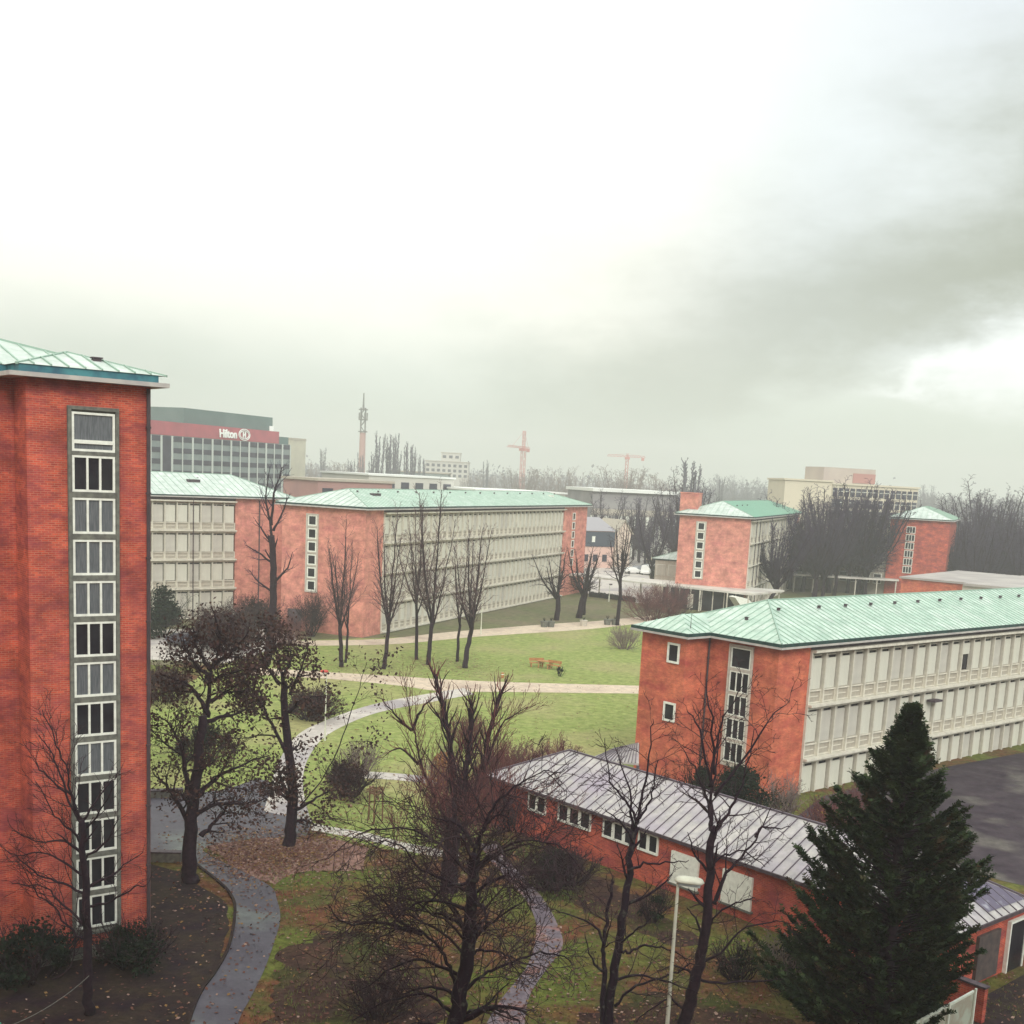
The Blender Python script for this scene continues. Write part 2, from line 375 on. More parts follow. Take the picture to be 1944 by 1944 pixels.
def band(name, left, right, z, M, k=6):
    l = smooth_line(left, k); r = smooth_line(right, k)
    return sheet(name, [tuple(p) for p in l] + [tuple(p) for p in r[::-1]], z, M)

# ------------------------------------------------------------------ ground, lawns, paths
g = MB()
n = 48; R0 = 4000
xs = [math.copysign(abs(t) ** 2.2, t) * R0 for t in np.linspace(-1, 1, n + 1)]
g.add([(x, y + 80, 0) for y in xs for x in xs], [(j * (n + 1) + i, j * (n + 1) + i + 1, (j + 1) * (n + 1) + i + 1, (j + 1) * (n + 1) + i) for j in range(n) for i in range(n)])
tag(g.build('ground', M_ground), kind='structure')
sheet('far_turf', rag([(-38.98, 114.13), (-21.84, 119.77), (19.13, 133.23), (74.86, 151.55), (260, 330), (120, 420), (-140, 420), (-160, 250)]), 0.004, M_field)
sheet('lawn', rag([(-29.89, 93.55), (-28.69, 117.51), (-25.02, 136.94), (-4.98, 148.86), (17.8, 171.43), (16.79, 119.56), (13.05, 90.33), (8.22, 76.87), (3.21, 70.92), (0.06, 68.1), (-2.19, 63.63), (-4.55, 60.94), (-7.21, 62.31), (-9.63, 63.32), (-13.09, 72.65), (-15.13, 68.64), (-21.56, 67.42)]), 0.010, M_lawn)
sheet('leaf_litter', rag([(-16.04, 61.28), (-14.7, 62.93), (-12.4, 62.84), (-9.63, 63.32), (-7.15, 61.86), (-6.99, 58.4), (-10.2, 57.09), (-10.9, 55.43), (-12.37, 56.35), (-15.01, 59.65)]), 0.012, M_litter)
sheet('shaded_ivy_bed', rag([(-19.37, 46.47), (-17.49, 57.55), (-15.55, 56.25), (-13.23, 53.61), (-11.75, 50.47), (-11.09, 45.92), (-10.47, 40.35), (-9.06, 32.07), (-13.56, 25.08), (-22.51, 38.99)]), 0.012, M_darkcover)  # near-black sheet, its colour carries the shadow below the tower
band('gravel_path', [(-26.0, 117.07), (-21.26, 116.64), (-17.08, 116.37), (-10.88, 116.1), (-6.23, 115.69), (1.45, 116.19), (17.18, 118.45)], [(-25.07, 112.92), (-20.54, 112.81), (-16.51, 112.55), (-10.36, 110.91), (-6.32, 109.3), (1.43, 110.98), (16.61, 114.21)], 0.018, M_gravel)
band('curved_path', [(-4.49, 111.5), (-9.74, 104.64), (-12.39, 100.02), (-14.48, 94.16), (-15.76, 88.32), (-15.53, 79.64), (-14.59, 72.35), (-14.01, 67.72)], [(-3.39, 108.52), (-7.72, 102.71), (-10.83, 98.14), (-12.71, 92.95), (-13.8, 86.96), (-13.63, 79.44), (-12.61, 72.74), (-10.98, 66.11)], 0.022, M_pave)
band('terrace_path', [(-26.07, 136.1), (-15.88, 141.31), (-7.74, 151.33), (5.24, 164.94), (11.36, 170.57), (20.8, 181.89)], [(-25.29, 132.11), (-14.22, 137.44), (-4.92, 147.4), (7.16, 158.34), (12.4, 163.82), (19.91, 173.58)], 0.018, M_gravel)
band('short_path', [(-11.26, 77.88), (-9.2, 78.17), (-7.44, 78.11), (-4.6, 77.57)], [(-10.97, 75.98), (-8.98, 76.39), (-7.26, 76.33), (-4.48, 75.81)], 0.018, M_pave)
band('lawn_edge_path', [(-10.94, 65.91), (-9.34, 65.16), (-7.48, 64.48), (-5.61, 63.24), (-3.54, 62.28), (-2.37, 61.56)], [(-10.7, 64.52), (-9.15, 63.89), (-7.31, 63.14), (-5.47, 61.86), (-3.45, 61.03), (-2.3, 61.3)], 0.018, M_pave)
zz = lambda a, b: (a, b)
band('leafy_path', [(-1.36, 63.6), (-0.56, 60.47), (1.11, 55.31), (1.62, 52.17), (1.51, 49.27), (1.1, 46.81), (0.22, 43.99), (-0.3, 41.78), (-0.85, 38.57)], [(-0.43, 63.76), (0.33, 60.61), (1.93, 55.7), (2.64, 51.85), (2.74, 49.43), (2.04, 47.12), (1.32, 44.47), (1.1, 41.94), (1.09, 38.78)], 0.026, M_mauve)
band('asphalt_path', [(-16.21, 58.87), (-14.75, 57.0), (-13.46, 55.23), (-12.61, 53.76), (-11.94, 51.85), (-11.25, 47.91), (-11.13, 45.17), (-11.21, 43.19), (-10.96, 40.55), (-10.25, 36.67)], [(-15.96, 60.5), (-14.29, 58.56), (-11.22, 55.43), (-10.34, 53.32), (-9.74, 50.98), (-9.46, 48.15), (-9.29, 45.4), (-9.26, 42.92), (-9.23, 40.75), (-8.6, 36.84)], 0.022, M_asph)
M_dkground = mat('dark_brown_ground', (0.034, 0.018, 0.018), 0.95, (0.060, 0.034, 0.022), 0.6, 12, 0.5, 6, 0.1, col3=(0.045, 0.050, 0.014), scale3=0.25, lo3=0.5, hi3=0.62, grain=(3.0, 0.6, (1, 1, 1)))  # patchy dark brown for sheets over parts of the near ground
sheet('dark_ground_patch', rag([(-7.66, 29.65), (-9.0, 38.91), (-8.92, 43.66), (-8.49, 47.9), (-6.89, 50.51), (-4.19, 49.06), (-2.61, 45.94), (-1.41, 39.73), (-0.58, 30.25)], 0.9, 0.4), 0.012, M_dkground)
sheet('dark_ground_patch', rag([(1.59, 30.44), (2.93, 41.44), (4.98, 45.35), (7.4, 44.67), (9.51, 44.92), (10.92, 43.67), (12.61, 40.86), (11.6, 31.29)], 0.9, 0.4), 0.012, M_dkground)
sheet('dark_ground_patch', rag([(0.11, 64.03), (4.03, 61.01), (7.29, 55.2), (8.92, 50.81), (7.66, 50.04), (4.66, 53.43), (2.01, 55.88)], 0.7, 0.4), 0.014, M_dkground)
sheet('asphalt_court', [(-24.95, 68.38), (-21.0, 69.62), (-19.04, 70.48), (-17.2, 72.08), (-15.87, 74.97), (-13.09, 72.65), (-10.92, 66.12), (-10.78, 63.32), (-13.46, 62.47), (-15.53, 60.82), (-15.56, 58.87), (-16.16, 58.43), (-17.73, 58.35), (-20.83, 57.01)], 0.020, M_asph)
sheet('side_yard', [(20.86, 77.75), (27.62, 83.92), (32.76, 88.48), (44.33, 97.48), (49.75, 77.06), (34.59, 56.25), (26.49, 61.8), (22.35, 66.61), (17.34, 71.22)], 0.020, M_yard)
sheet('entrance_yard', [(18.75, 45.77), (19.81, 46.54), (22.52, 49.09), (31.82, 55.87), (24.36, 35.13), (14.93, 34.26), (16.56, 41.29)], 0.020, M_darkcover)
sheet('car_park', [(-45.23, 137.82), (-32.27, 145.04), (-26.24, 143.47), (-25.02, 136.94), (-27.01, 124.05), (-28.52, 118.92), (-38.8, 118.22)], 0.016, M_pave)
sheet('plaza', [(10.62, 212.88), (14.58, 209.29), (20.38, 198.26), (25.94, 197.68), (32.16, 239.51), (26.58, 241.0), (32.6, 315.74), (36.49, 378.26), (23.69, 329.94), (11.25, 251.98)], 0.016, M_pave)
sheet('forecourt', [(11.96, 269.67), (36.79, 318.85), (49.63, 375.8), (33.16, 441.18), (20.23, 409.84)], 0.012, M_gravel)

def kerb(name, P, wd, h, z0, M):
    b = MB(); L = smooth_line(P, 5)
    for p, q in zip(L[:-1], L[1:]):
        b.bar((p[0], p[1], z0 + h / 2 - 0.1), (q[0], q[1], z0 + h / 2 - 0.1), wd, h + 0.2)
    return tag(b.build(name, M), kind='structure')
kerb('kerb', [(-15.21, 57.66), (-13.46, 55.23), (-12.61, 53.76), (-11.94, 51.85), (-11.25, 47.91), (-11.13, 45.17), (-11.21, 43.19), (-10.96, 40.55), (-10.25, 36.67)], 0.12, 0.10, 0, M_darkcover)

# ------------------------------------------------------------------ building pieces
def rib_line(b, p, q, w=0.05, h=0.06):
    b.bar(p, q, w, h, 1)
def hip_roof(parent, x0, x1, y0, y1, ze, zr, M, rib=0.6, ribw=0.045, seam=None, hipL=True, hipR=True, Mend=None, name='roof'):
    """hip roof over a rectangle whose ridge runs along the longer (x) side, standing seams on every slope"""
    b = MB(); hw = (y1 - y0) / 2; yc = (y0 + y1) / 2
    xl = x0 + (hw if hipL else 0); xr = x1 - (hw if hipR else 0)
    A, B, C, D = (x0, y0, ze), (x1, y0, ze), (x1, y1, ze), (x0, y1, ze)
    E, Fp = (xl, yc, zr), (xr, yc, zr)
    b.add([A, B, C, D, E, Fp], [(0, 1, 5, 4), (2, 3, 4, 5)]); b.add([A, B, C, D, E, Fp], [(3, 0, 4), (1, 2, 5)], 2)
    b.add([A, B, C, D], [(3, 2, 1, 0)])
    s_ = (zr - ze)
    def zz(x, y):
        return ze + s_ * min((y - y0) / hw, (y1 - y) / hw, ((x - x0) / hw if hipL else 9), ((x1 - x) / hw if hipR else 9), 1)
    k = int((x1 - x0) / rib)
    for i in range(1, k):
        x = x0 + (x1 - x0) * i / k
        t = min(1, (x - x0) / hw if hipL else 1, (x1 - x) / hw if hipR else 1)
        for ys, sg in ((y0, 1), (y1, -1)):
            ye = ys + sg * hw * t
            rib_line(b, (x, ys, ze + 0.02), (x, ye, ze + s_ * t + 0.02), ribw, 0.05)
    k = int((y1 - y0) / rib)
    for i in range(1, k):
        y = y0 + (y1 - y0) * i / k
        t = min((y - y0) / hw, (y1 - y) / hw)
        if hipL: rib_line(b, (x0, y, ze + 0.02), (x0 + hw * t, y, ze + s_ * t + 0.02), ribw, 0.05)
        if hipR: rib_line(b, (x1, y, ze + 0.02), (x1 - hw * t, y, ze + s_ * t + 0.02), ribw, 0.05)
    for p, q in ((A, E), (D, E), (B, Fp), (C, Fp), (E, Fp)):
        b.bar((p[0], p[1], p[2] + 0.03), (q[0], q[1], q[2] + 0.03), 0.10, 0.07, 1)
    return b.build(name, [M, seam or M_seamg, Mend or M], parent)

def fringe(parent, poly, z, th, over, M, name):
    """flat slab following a rectangle list [(x0,x1,y0,y1)]"""
    b = MB()
    for i, (x0, x1, y0, y1) in enumerate(poly):
        b.box(x0 - over, x1 + over, y0 - over, y1 + over, z + 0.003 * i, z + th + 0.003 * i)
    return b.build(name, M, parent)

_mesh_cache = {}
def bay_meshes(bw, sh, key):
    if (bw, sh) in _mesh_cache: return _mesh_cache[(bw, sh)]
    # window: dark glass with slender pale frame, local origin at bay's lower left on the facade plane
    g_ = MB(); g_.box(0.02, bw - 0.02, 0.24, 0.30, 0.95, sh - 0.34); 
    for x in (bw * 0.40,): g_.box(x, x + 0.05, 0.16, 0.235, 0.98, sh - 0.37, 1)
    g_.box(0.04, bw - 0.04, 0.15, 0.236, sh - 0.46, sh - 0.372, 1)
    win = g_.mesh('window', [M_glass, M_conc])
    b_ = MB(); b_.box(0.07, bw * 0.87, 0.05, 0.115, 0.97, sh - 0.60)
    bl = b_.mesh('blind', M_blind)
    b4 = MB(); b4.box(0.07, bw * 0.87, 0.05, 0.115, 0.97, sh - 0.60); bl2 = b4.mesh('blind', M_blind2)
    b2 = MB(); b2.box(0.07, bw * 0.87, 0.05, 0.115, sh * 0.6, sh - 0.60)
    blh = b2.mesh('blind', M_blind)
    s_ = MB(); s_.box(0.02, bw - 0.02, 0.10, 0.2, 0.02, 0.95)
    s_.box(0.03, bw - 0.03, -0.02, 0.097, 0.83, 0.91, 1); s_.box(0.03, bw - 0.03, 0.0, 0.097, 0.04, 0.12, 1)
    s_.box(0.22, bw - 0.22, 0.06, 0.097, 0.44, 0.50, 1); s_.box(0.03, 0.12, 0.01, 0.097, 0.13, 0.82, 1); s_.box(bw - 0.12, bw - 0.03, 0.01, 0.097, 0.13, 0.82, 1)
    sp = s_.mesh('spandrel', [M_spand, M_conc])
    f_ = MB(); f_.box(-0.06, 0.06, -0.17, 0.22, 0.02, sh - 0.02); fin = f_.mesh('fin', M_conc)
    _mesh_cache[(bw, sh)] = (win, bl, blh, sp, fin, bl2)
    return _mesh_cache[(bw, sh)]

def facade(root, x0, x1, ztop, nst, sh, bw, rng, limit=100, opened=(), zmin=0.0):
    """bays of window, blind and spandrel between projecting fins and ledges; facade plane y=0 facing -y"""
    win, bl, blh, sp, fin, bl2 = bay_meshes(bw, sh, 0)
    nb = int(round((x1 - x0) / bw)); cnt = 0
    rest = MB(); restf = MB()
    cells = [(i, k) for i in range(nb) for k in range(nst)]
    for i, k in cells:
        z = ztop - (k + 1) * sh; x = x0 + i * bw
        if z < zmin - sh: continue
        if cnt < limit:
            wn_ = child('window', win, root, (x, 0, z))
            bo = child('blind', blh if (i, k) in opened else (bl if rng.random() < 0.8 else bl2), wn_, (0, 0, rng.choice((0, 0, 0, 0.05, -0.03)) if (i, k) not in opened else 0))
            if (i, k) in opened: bo['label'] = 'pale blind pulled half up'
            child('spandrel', sp, root, (x, 0, z))
            child('fin', fin, root, (x, 0, z)); cnt += 1
        else:
            rest.box(x + 0.02, x + bw - 0.02, 0.24, 0.30, z + 0.95, z + sh - 0.34, 1)
            rest.box(x + 0.07, x + bw * 0.87, 0.05, 0.115, z + 0.97, z + sh - 0.60, 0)
            rest.box(x + 0.02, x + bw - 0.02, 0.10, 0.2, z + 0.02, z + 0.95, 2)
            rest.box(x + 0.03, x + bw - 0.03, -0.02, 0.097, z + 0.83, z + 0.91, 3)
            restf.box(x - 0.06, x + 0.06, -0.17, 0.22, z + 0.02, z + sh - 0.02)
    if rest.v:
        tag(rest.build('window_bays', [M_blind, M_glass, M_spand, M_conc], root), kind='stuff')
        tag(restf.build('fins', M_conc, root), kind='stuff')
    for k in range(nst + 1):
        z = ztop - k * sh
        if z < zmin - 0.1: continue
        b = MB(); b.box(x0 - 0.02, x1 + 0.02, -0.46, 0.235, z - 0.14, z + 0.015)
        if k: b.box(x0 - 0.02, x1 + 0.02, -0.16, 0.2, z - 0.34, z - 0.143)
        else: b.box(x0 - 0.02, x1 + 0.02, -0.12, 0.2, z - 0.26, z - 0.143)
        b.build('ledge', M_conc, root)

def stair_window(root, face, u, v, z0, z1, panes, glass, surround=None, depth=0.10, fr=0.07):
    """a window on a wall plane. face: 'x' plane x=u spanning y v..v+w facing -x, or 'y' plane y=u spanning x facing -y"""
    a, w_ = v
    b = MB(); gl = MB()
    def bx(mb, p0, p1, d0, d1, q0, q1, mi=0):
        if face == 'x': mb.box(u - d1, u - d0, p0, p1, q0, q1, mi)
        else: mb.box(p0, p1, u - d1, u - d0, q0, q1, mi)
    bx(b, a, a + w_, 0.03, 0.11, z0, z0 + fr); bx(b, a, a + w_, 0.03, 0.11, z1 - fr, z1)
    bx(b, a, a + fr, 0.028, 0.108, z0 + fr, z1 - fr); bx(b, a + w_ - fr, a + w_, 0.028, 0.108, z0 + fr, z1 - fr)
    iw = w_ - 2 * fr
    for i in range(1, panes):
        c = a + fr + iw * i / panes
        bx(b, c - fr * 0.45, c + fr * 0.45, 0.026, 0.106, z0 + fr, z1 - fr)
    f = b.build('window_frame', M_white, root)
    bx(gl, a + fr * 0.5, a + w_ - fr * 0.5, 0.012, 0.045, z0 + fr * 0.5, z1 - fr * 0.5)
    gl.build('pane', glass, f)
    return f

def strip_surround(root, face, u, y0, y1, z0, z1, zs, M, t=0.12):
    b = MB()
    def bx(p0, p1, d0, d1, q0, q1):
        if face == 'x': b.box(u - d1, u - d0, p0, p1, q0, q1)
        else: b.box(p0, p1, u - d1, u - d0, q0, q1)
    bx(y0, y0 + t, -0.05, 0.14, z0, z1); bx(y1 - t, y1, -0.05, 0.14, z0, z1)
    bx(y0 + t, y1 - t, -0.05, 0.15, z1 - t, z1); bx(y0 + t, y1 - t, -0.05, 0.17, z0, z0 + t)
    bx(y0 + t, y1 - t, -0.05, 0.01, z0 + t, z1 - t)
    for a, c in zs: bx(y0 + t, y1 - t, 0.012, 0.12, a, c)
    return b.build('window_surround', M, root)

def downpipe(root, x, y, z0, z1, r=0.06):
    b = MB(); b.tube([(x, y, z0), (x, y, z1)], [r, r], 8)
    for z in np.arange(z0 + 1, z1, 2.5): b.tube([(x, y, z), (x, y, z + 0.08)], [r * 1.4] * 2, 8)
    return b.build('downpipe', M_pipe, root)

def roof_hatch(root, x, y, z, w_=0.9, d=0.6, name='roof_hatch', M=None):
    b = MB(); b.box(x, x + w_, y, y + d, z - 0.25, z + 0.22); b.box(x - 0.05, x + w_ + 0.05, y - 0.05, y + d + 0.05, z + 0.222, z + 0.27)
    return b.build(name, M or M_eave, root)
def snow_vent(root, pts):
    me = MB(); me.box(-0.07, 0.07, -0.10, 0.10, -0.1, 0.07); me.box(-0.10, 0.10, -0.17, 0.10, 0.072, 0.10)
    q = me.mesh('roof_vent', M_eave)
    for p in pts: child('roof_vent', q, root, p)

rz = lambda th: PI / 2 - th
rng = random.Random(4)

# ------------------------------------------------------------------ near right block (three storeys)
OB = (19.336, 78.125); TB = 0.8493
rb = empty('school_building', (OB[0], OB[1], 0), rz(TB), label='brick and pale concrete block with ribbed copper roof, behind the big conifer at right', cat='school building', group='brick school blocks with copper roofs')
LB = 56.0
wb = MB()
wb.prism([(-3.4, 0), (-0.01, 0), (-0.01, 0.32), (LB, 0.32), (LB, 9.7), (-5.65, 9.7), (-5.65, 5.75), (-3.4, 5.75)], -1.5, 9.95)
wb.build('wall', M_bricko, rb)
facade(rb, 0.0, LB, 9.67, 3, 3.63, 1.6, rng, 100, {(12, 0), (19, 1)})
b = MB(); b.box(0, LB, -0.05, 0.318, 9.70, 9.95); b.build('soffit_shadow_band', M_eave, rb)  # dark strip painted in place of the soffit's shadow
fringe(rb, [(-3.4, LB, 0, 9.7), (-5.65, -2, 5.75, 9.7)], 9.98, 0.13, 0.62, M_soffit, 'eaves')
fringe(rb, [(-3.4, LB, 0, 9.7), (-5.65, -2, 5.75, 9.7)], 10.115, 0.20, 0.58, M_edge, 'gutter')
hip_roof(rb, -3.9, LB + 0.5, -0.5, 10.2, 10.325, 12.35, M_copper, 0.62)
b = MB()
zA = 10.33
b.add([(-6.15, 5.25, zA), (-3.0, 5.25, zA), (-1.6, 7.72, 11.25), (-4.0, 7.72, 11.25), (-6.15, 10.2, zA), (-3.0, 10.2, zA)], [(0, 1, 2, 3), (5, 4, 3, 2), (4, 0, 3)])
for i in range(1, 8):
    y = 5.25 + 4.95 * i / 8; t = min((y - 5.25), (10.2 - y)) / 2.475
    b.bar((-6.15, y, zA + 0.02), (-6.15 + 2.15 * t, y, zA + 0.92 * t + 0.02), 0.045, 0.05, 1)
for x in (-5.6, -5.0, -4.4, -3.8, -3.2):
    t = min(1, (x + 6.15) / 2.15)
    b.bar((x, 5.25, zA + 0.02), (x, 5.25 + 2.47 * t, zA + 0.92 * t + 0.02), 0.045, 0.05, 1)
b.build('bay_roof', [M_copper, M_seamg], rb)
zs = [(9.6 - 1.57 * k - 1.42, 9.6 - 1.57 * k) for k in range(5)]
strip_surround(rb, 'x', -3.4, 1.95, 3.9, 1.65, 9.75, [(zs[k + 1][1], zs[k][0]) for k in range(4)], M_stonep)
for k, (a, c) in enumerate(zs):
    stair_window(rb, 'x', -3.4, (2.12, 1.6), a + 0.03, c - 0.03, 1 if k == 0 else 3, M_glass)
for a, c in ((8.15, 9.5), (4.2, 5.5)):
    f = stair_window(rb, 'x', -5.65, (6.25, 1.05), a, c, 1, M_glass, fr=0.14)
downpipe(rb, -3.5, 5.6, 0, 9.95)
snow_vent(rb, [(0.6, 3.3, 11.95)] + [(2.0 + 3.2 * i, 3.3, 11.95) for i in range(1, 16)] + [(-1.6, 4.2, 11.3)])
b = MB(); b.tube([(-5.2, 5.9, 10.3), (-5.2, 5.9, 11.5)], [0.03, 0.012], 6); b.build('lightning_rod', M_eave, rb)
b = MB(); b.box(15.0, 16.1, -0.7, -0.05, 5.0, 5.14); b.build('wall_lamp', M_eave, rb)

# ------------------------------------------------------------------ tower (left)
OT = (-14.404, 47.405); TT = 0.9299
rt_ = empty('brick_tower', (OT[0], OT[1], 0), rz(TT), label='tall red brick tower at left with a column of three-pane windows up its front', cat='tower')
b = MB(); b.prism([(-40, 1.7), (-4.6, 1.7), (-4.6, 0), (0, 0), (0, 13), (-40, 13)], -0.5, 22.56); b.build('wall', M_brick, rt_)
b = MB(); b.prism([(-40.5, 0.9), (-5.3, 0.9), (-5.3, -0.62), (0.52, -0.62), (0.52, 13.4), (-40.5, 13.6)], 22.56, 22.72); b.build('cornice', M_soffit, rt_)
b = MB(); b.prism([(-40.4, 1.3), (-4.9, 1.3), (-4.9, -0.30), (0.20, -0.30), (0.20, 13.2), (-40.4, 13.2)], 22.724, 23.0); b.build('gutter', M_tealedge, rt_)
b = MB(); za = 23.004
ap = (-2.37, 2.6, 23.76); bk = (-2.37, 7.0, 23.76)
b.add([(-5.0, -0.36, za), (0.5, -0.36, za), (0.5, 6.8, za), (-5.0, 6.8, za), ap, bk], [(0, 1, 4), (1, 2, 5, 4), (3, 0, 4, 5)])
for i in range(1, 9):
    x = -5.0 + 5.5 * i / 9; t = min((x + 5.0) / 2.63, (0.5 - x) / 2.87, 1)
    b.bar((x, -0.36, za + 0.03), (x, -0.36 + 2.96 * t, za + 0.756 * t + 0.03), 0.05, 0.06, 1)
for p, q in (((-5.0, -0.36, za), ap), ((0.5, -0.36, za), ap), (ap, bk)): b.bar(p, q, 0.10, 0.08, 1)
b.build('bay_roof', [M_copperp, M_seamg], rt_)
hip_roof(rt_, -40.4, 0.5, 1.25, 13.3, 23.006, 24.62, M_copperp, 0.8, 0.06, name='roof')
roof_hatch(rt_, -1.75, 1.30, 23.32, 0.30, 0.26, 'roof_vent')
rows = [(21.45, 20.02)] + [(19.87 - 1.567 * k, 18.52 - 1.567 * k) for k in range(12)]
strip_surround(rt_, 'y', 0.0, -3.16, -1.26, 1.02, 21.66, [(rows[k + 1][0], rows[k][1]) for k in range(12)], M_stone, 0.13)
for k, (c, a) in enumerate(rows):
    f = stair_window(rt_, 'y', 0.0, (-3.01, 1.60), a, c, 1 if k == 0 else 3, M_curtain if k in (0, 2, 3, 4, 6, 8) else M_glass, fr=0.085)
    if k == 0:
        b = MB(); b.box(-2.93, -1.49, -0.115, -0.05, a + 0.28, a + 0.42); b.build('transom', M_white, f)
downpipe(rt_, -0.12, -0.10, 0, 22.5, 0.075)
b = MB(); b.box(-4.55, -0.05, -0.06, 0.0, -0.3, 0.5); b.build('plinth', M_stone, rt_)

# ------------------------------------------------------------------ middle block (four storeys)
OC = (-16.355, 145.901); TC = 0.3878
def four_storey(O, th, L, brickL, depth, brick_mat, roofM, label, stripy, farstrip=None, opened=(), bw=1.6, hc=15.2, roofh=2.0, wall0=0.0, limit=100):
    r = empty('school_building', (O[0], O[1], 0), rz(th), label=label, cat='school building', group='brick school blocks with copper roofs')
    fe = L - (brickL if farstrip is not None else 0)
    fe = int(fe / bw) * bw
    b = MB()
    b.prism([(-wall0, 0), (-0.01, 0), (-0.01, 0.32), (fe + 0.01, 0.32), (fe + 0.01, 0.0), (L, 0.0), (L, depth), (-wall0, depth)], -0.5, hc - 0.25)
    b.build('wall', brick_mat, r)
    facade(r, 0.0, fe, hc - 0.55, 4, 3.6, bw, rng, limit, opened)
    b = MB(); b.box(0, fe, -0.05, 0.318, hc - 0.52, hc - 0.25); b.build('soffit_shadow_band', M_eave, r)  # dark band set where the overhang's shadow falls
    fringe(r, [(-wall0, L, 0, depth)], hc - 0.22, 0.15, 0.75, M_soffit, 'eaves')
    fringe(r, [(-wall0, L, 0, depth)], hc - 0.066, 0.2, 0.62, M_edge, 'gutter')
    hip_roof(r, -wall0 - 0.6, L + 0.6, -0.6, depth + 0.6, hc + 0.14, hc + roofh, roofM[0], 0.9, 0.03, Mend=roofM[1])
    if stripy is not None:
        z1 = hc - 1.05
        strip_surround(r, 'x', -wall0, stripy, stripy + 1.7, z1 - 9.35, z1, [(z1 - 1.55 * (k + 1) - 0.05, z1 - 1.55 * (k + 1) + 0.10) for k in range(5)], M_stonep, 0.2)
        for k in range(6):
            stair_window(r, 'x', -wall0, (stripy + 0.24, 1.22), z1 - 1.55 * (k + 1) + 0.12, z1 - 1.55 * k - 0.16, 1, M_glass, fr=0.15)
    if farstrip is not None:
        z1 = hc - 1.05
        for k in range(6):
            stair_window(r, 'y', 0.0, (farstrip, 1.3), z1 - 1.55 * (k + 1) + 0.12, z1 - 1.55 * k - 0.16, 1, M_glass, fr=0.14)
    return r
rc = four_storey(OC, TC, 74.0, 10.5, 11.4, M_brickp, (M_copper, M_copperp), 'long four-storey block with pale ribbed facade behind the lawn and bare trees', 6.3, 66.5, wall0=4.4)
roof_hatch(rc, 3.0, 3.2, 16.5, 1.9, 0.5)
roof_hatch(rc, 64.0, 3.2, 16.5, 1.6, 0.5, M=M_white)
snow_vent(rc, [(1 + 5.2 * i, 4.3, 16.95) for i in range(14)])
b = MB(); b.box(-4.46, -4.40, 8.4, 10.4, 0, 2.6); b.build('door', M_eave, rc)
# block A, behind the tower's right edge
OA = (-55.578, 138.424)
ra = empty('school_building', (OA[0], OA[1], 0), rz(TB), label='four-storey block with white roof seen just right of the tall tower', cat='school building', group='brick school blocks with copper roofs')
b = MB(); b.prism([(-3, 0), (-0.01, 0), (-0.01, 0.32), (25.61, 0.32), (25.61, 0), (33.5, 0), (33.5, 11.4), (-3, 11.4)], -0.5, 15.1); b.build('wall', M_brickp, ra)
facade(ra, 0.0, 25.6, 14.75, 4, 3.65, 1.6, rng, 100)
b = MB(); b.box(0, 25.6, -0.05, 0.318, 14.78, 15.1); b.build('soffit_shadow_band', M_eave, ra)  # painted soffit shadow, as on the other blocks
fringe(ra, [(-3, 33.5, 0, 11.4)], 15.13, 0.14, 0.7, M_soffit, 'eaves'); fringe(ra, [(-3, 33.5, 0, 11.4)], 15.274, 0.16, 0.55, M_edge, 'gutter')
hip_roof(ra, -3.55, 34.05, -0.55, 11.95, 15.44, 18.0, M_copperp, 0.9, 0.03)
downpipe(ra, 19.6, -0.42, 0, 15.0, 0.07); downpipe(ra, 29.0, -0.1, 0, 15.0, 0.08)
roof_hatch(ra, 20.5, 3.0, 17.0, 1.7, 0.4); snow_vent(ra, [(16, 4.4, 17.4), (22.5, 4.4, 17.4)])
# block D, right of centre
OD = (36.92, 195.64); TD = 0.349
rd = four_storey(OD, TD, 59.8, 2.0, 11.5, M_brickp, (M_copperg, M_copperp), 'square brick end block with six small windows above the flat white canopy', 7.0, None, wall0=0.6, bw=3.6, hc=15.0, roofh=2.3)
b = MB(); b.box(0.6, 3.4, 8.9, 11.9, 15.4, 18.3); b.box(0.5, 3.5, 8.8, 12.0, 18.303, 18.45)
b.build('chimney', M_brickp, rd)
for x in (3.6, 7.2): downpipe(rd, x, -0.42, 0, 14.8, 0.07)
snow_vent(rd, [(6 + 5 * i, 3.5, 16.7) for i in range(3)])
# block E, far right, mostly behind trees
E1 = (82.55, 235)
TE = 0.3878
re_ = empty('school_building', (E1[0], E1[1], 0), rz(TE), label='red brick block behind dark bare trees at far right, left of the tree mass', cat='school building', group='brick school blocks with copper roofs')
b = MB(); b.box(0, 26, 0, 11.0, -0.5, 15.1); b.build('wall', M_brick, re_)
fringe(re_, [(0, 26, 0, 11.0)], 15.12, 0.14, 0.7, M_soffit, 'eaves'); fringe(re_, [(0, 26, 0, 11.0)], 15.264, 0.18, 0.55, M_edge, 'gutter')
hip_roof(re_, -0.6, 26.6, -0.6, 11.6, 15.45, 17.7, M_copperp, 1.0, 0.03)
for k in range(6): stair_window(re_, 'x', 0.0, (6.2, 1.7), 13.9 - 1.55 * (k + 1) + 0.1, 13.9 - 1.55 * k - 0.1, 3, M_glass, fr=0.12)
b = MB(); b.box(0.5, 12.0, 11.0, 30.0, -0.5, 13.0); wE = b.build('rear_wing', M_spand, re_)
for k in range(3):
    for i in range(8):
        b = MB(); b.box(0.38, 0.495, 11.7 + 2.2 * i, 13.3 + 2.2 * i, 2.2 + 3.6 * k, 4.2 + 3.6 * k); f = b.build('window', M_white, re_)
        b = MB(); b.box(0.33, 0.375, 11.85 + 2.2 * i, 13.15 + 2.2 * i, 2.35 + 3.6 * k, 4.05 + 3.6 * k); b.build('pane', M_glass, f)

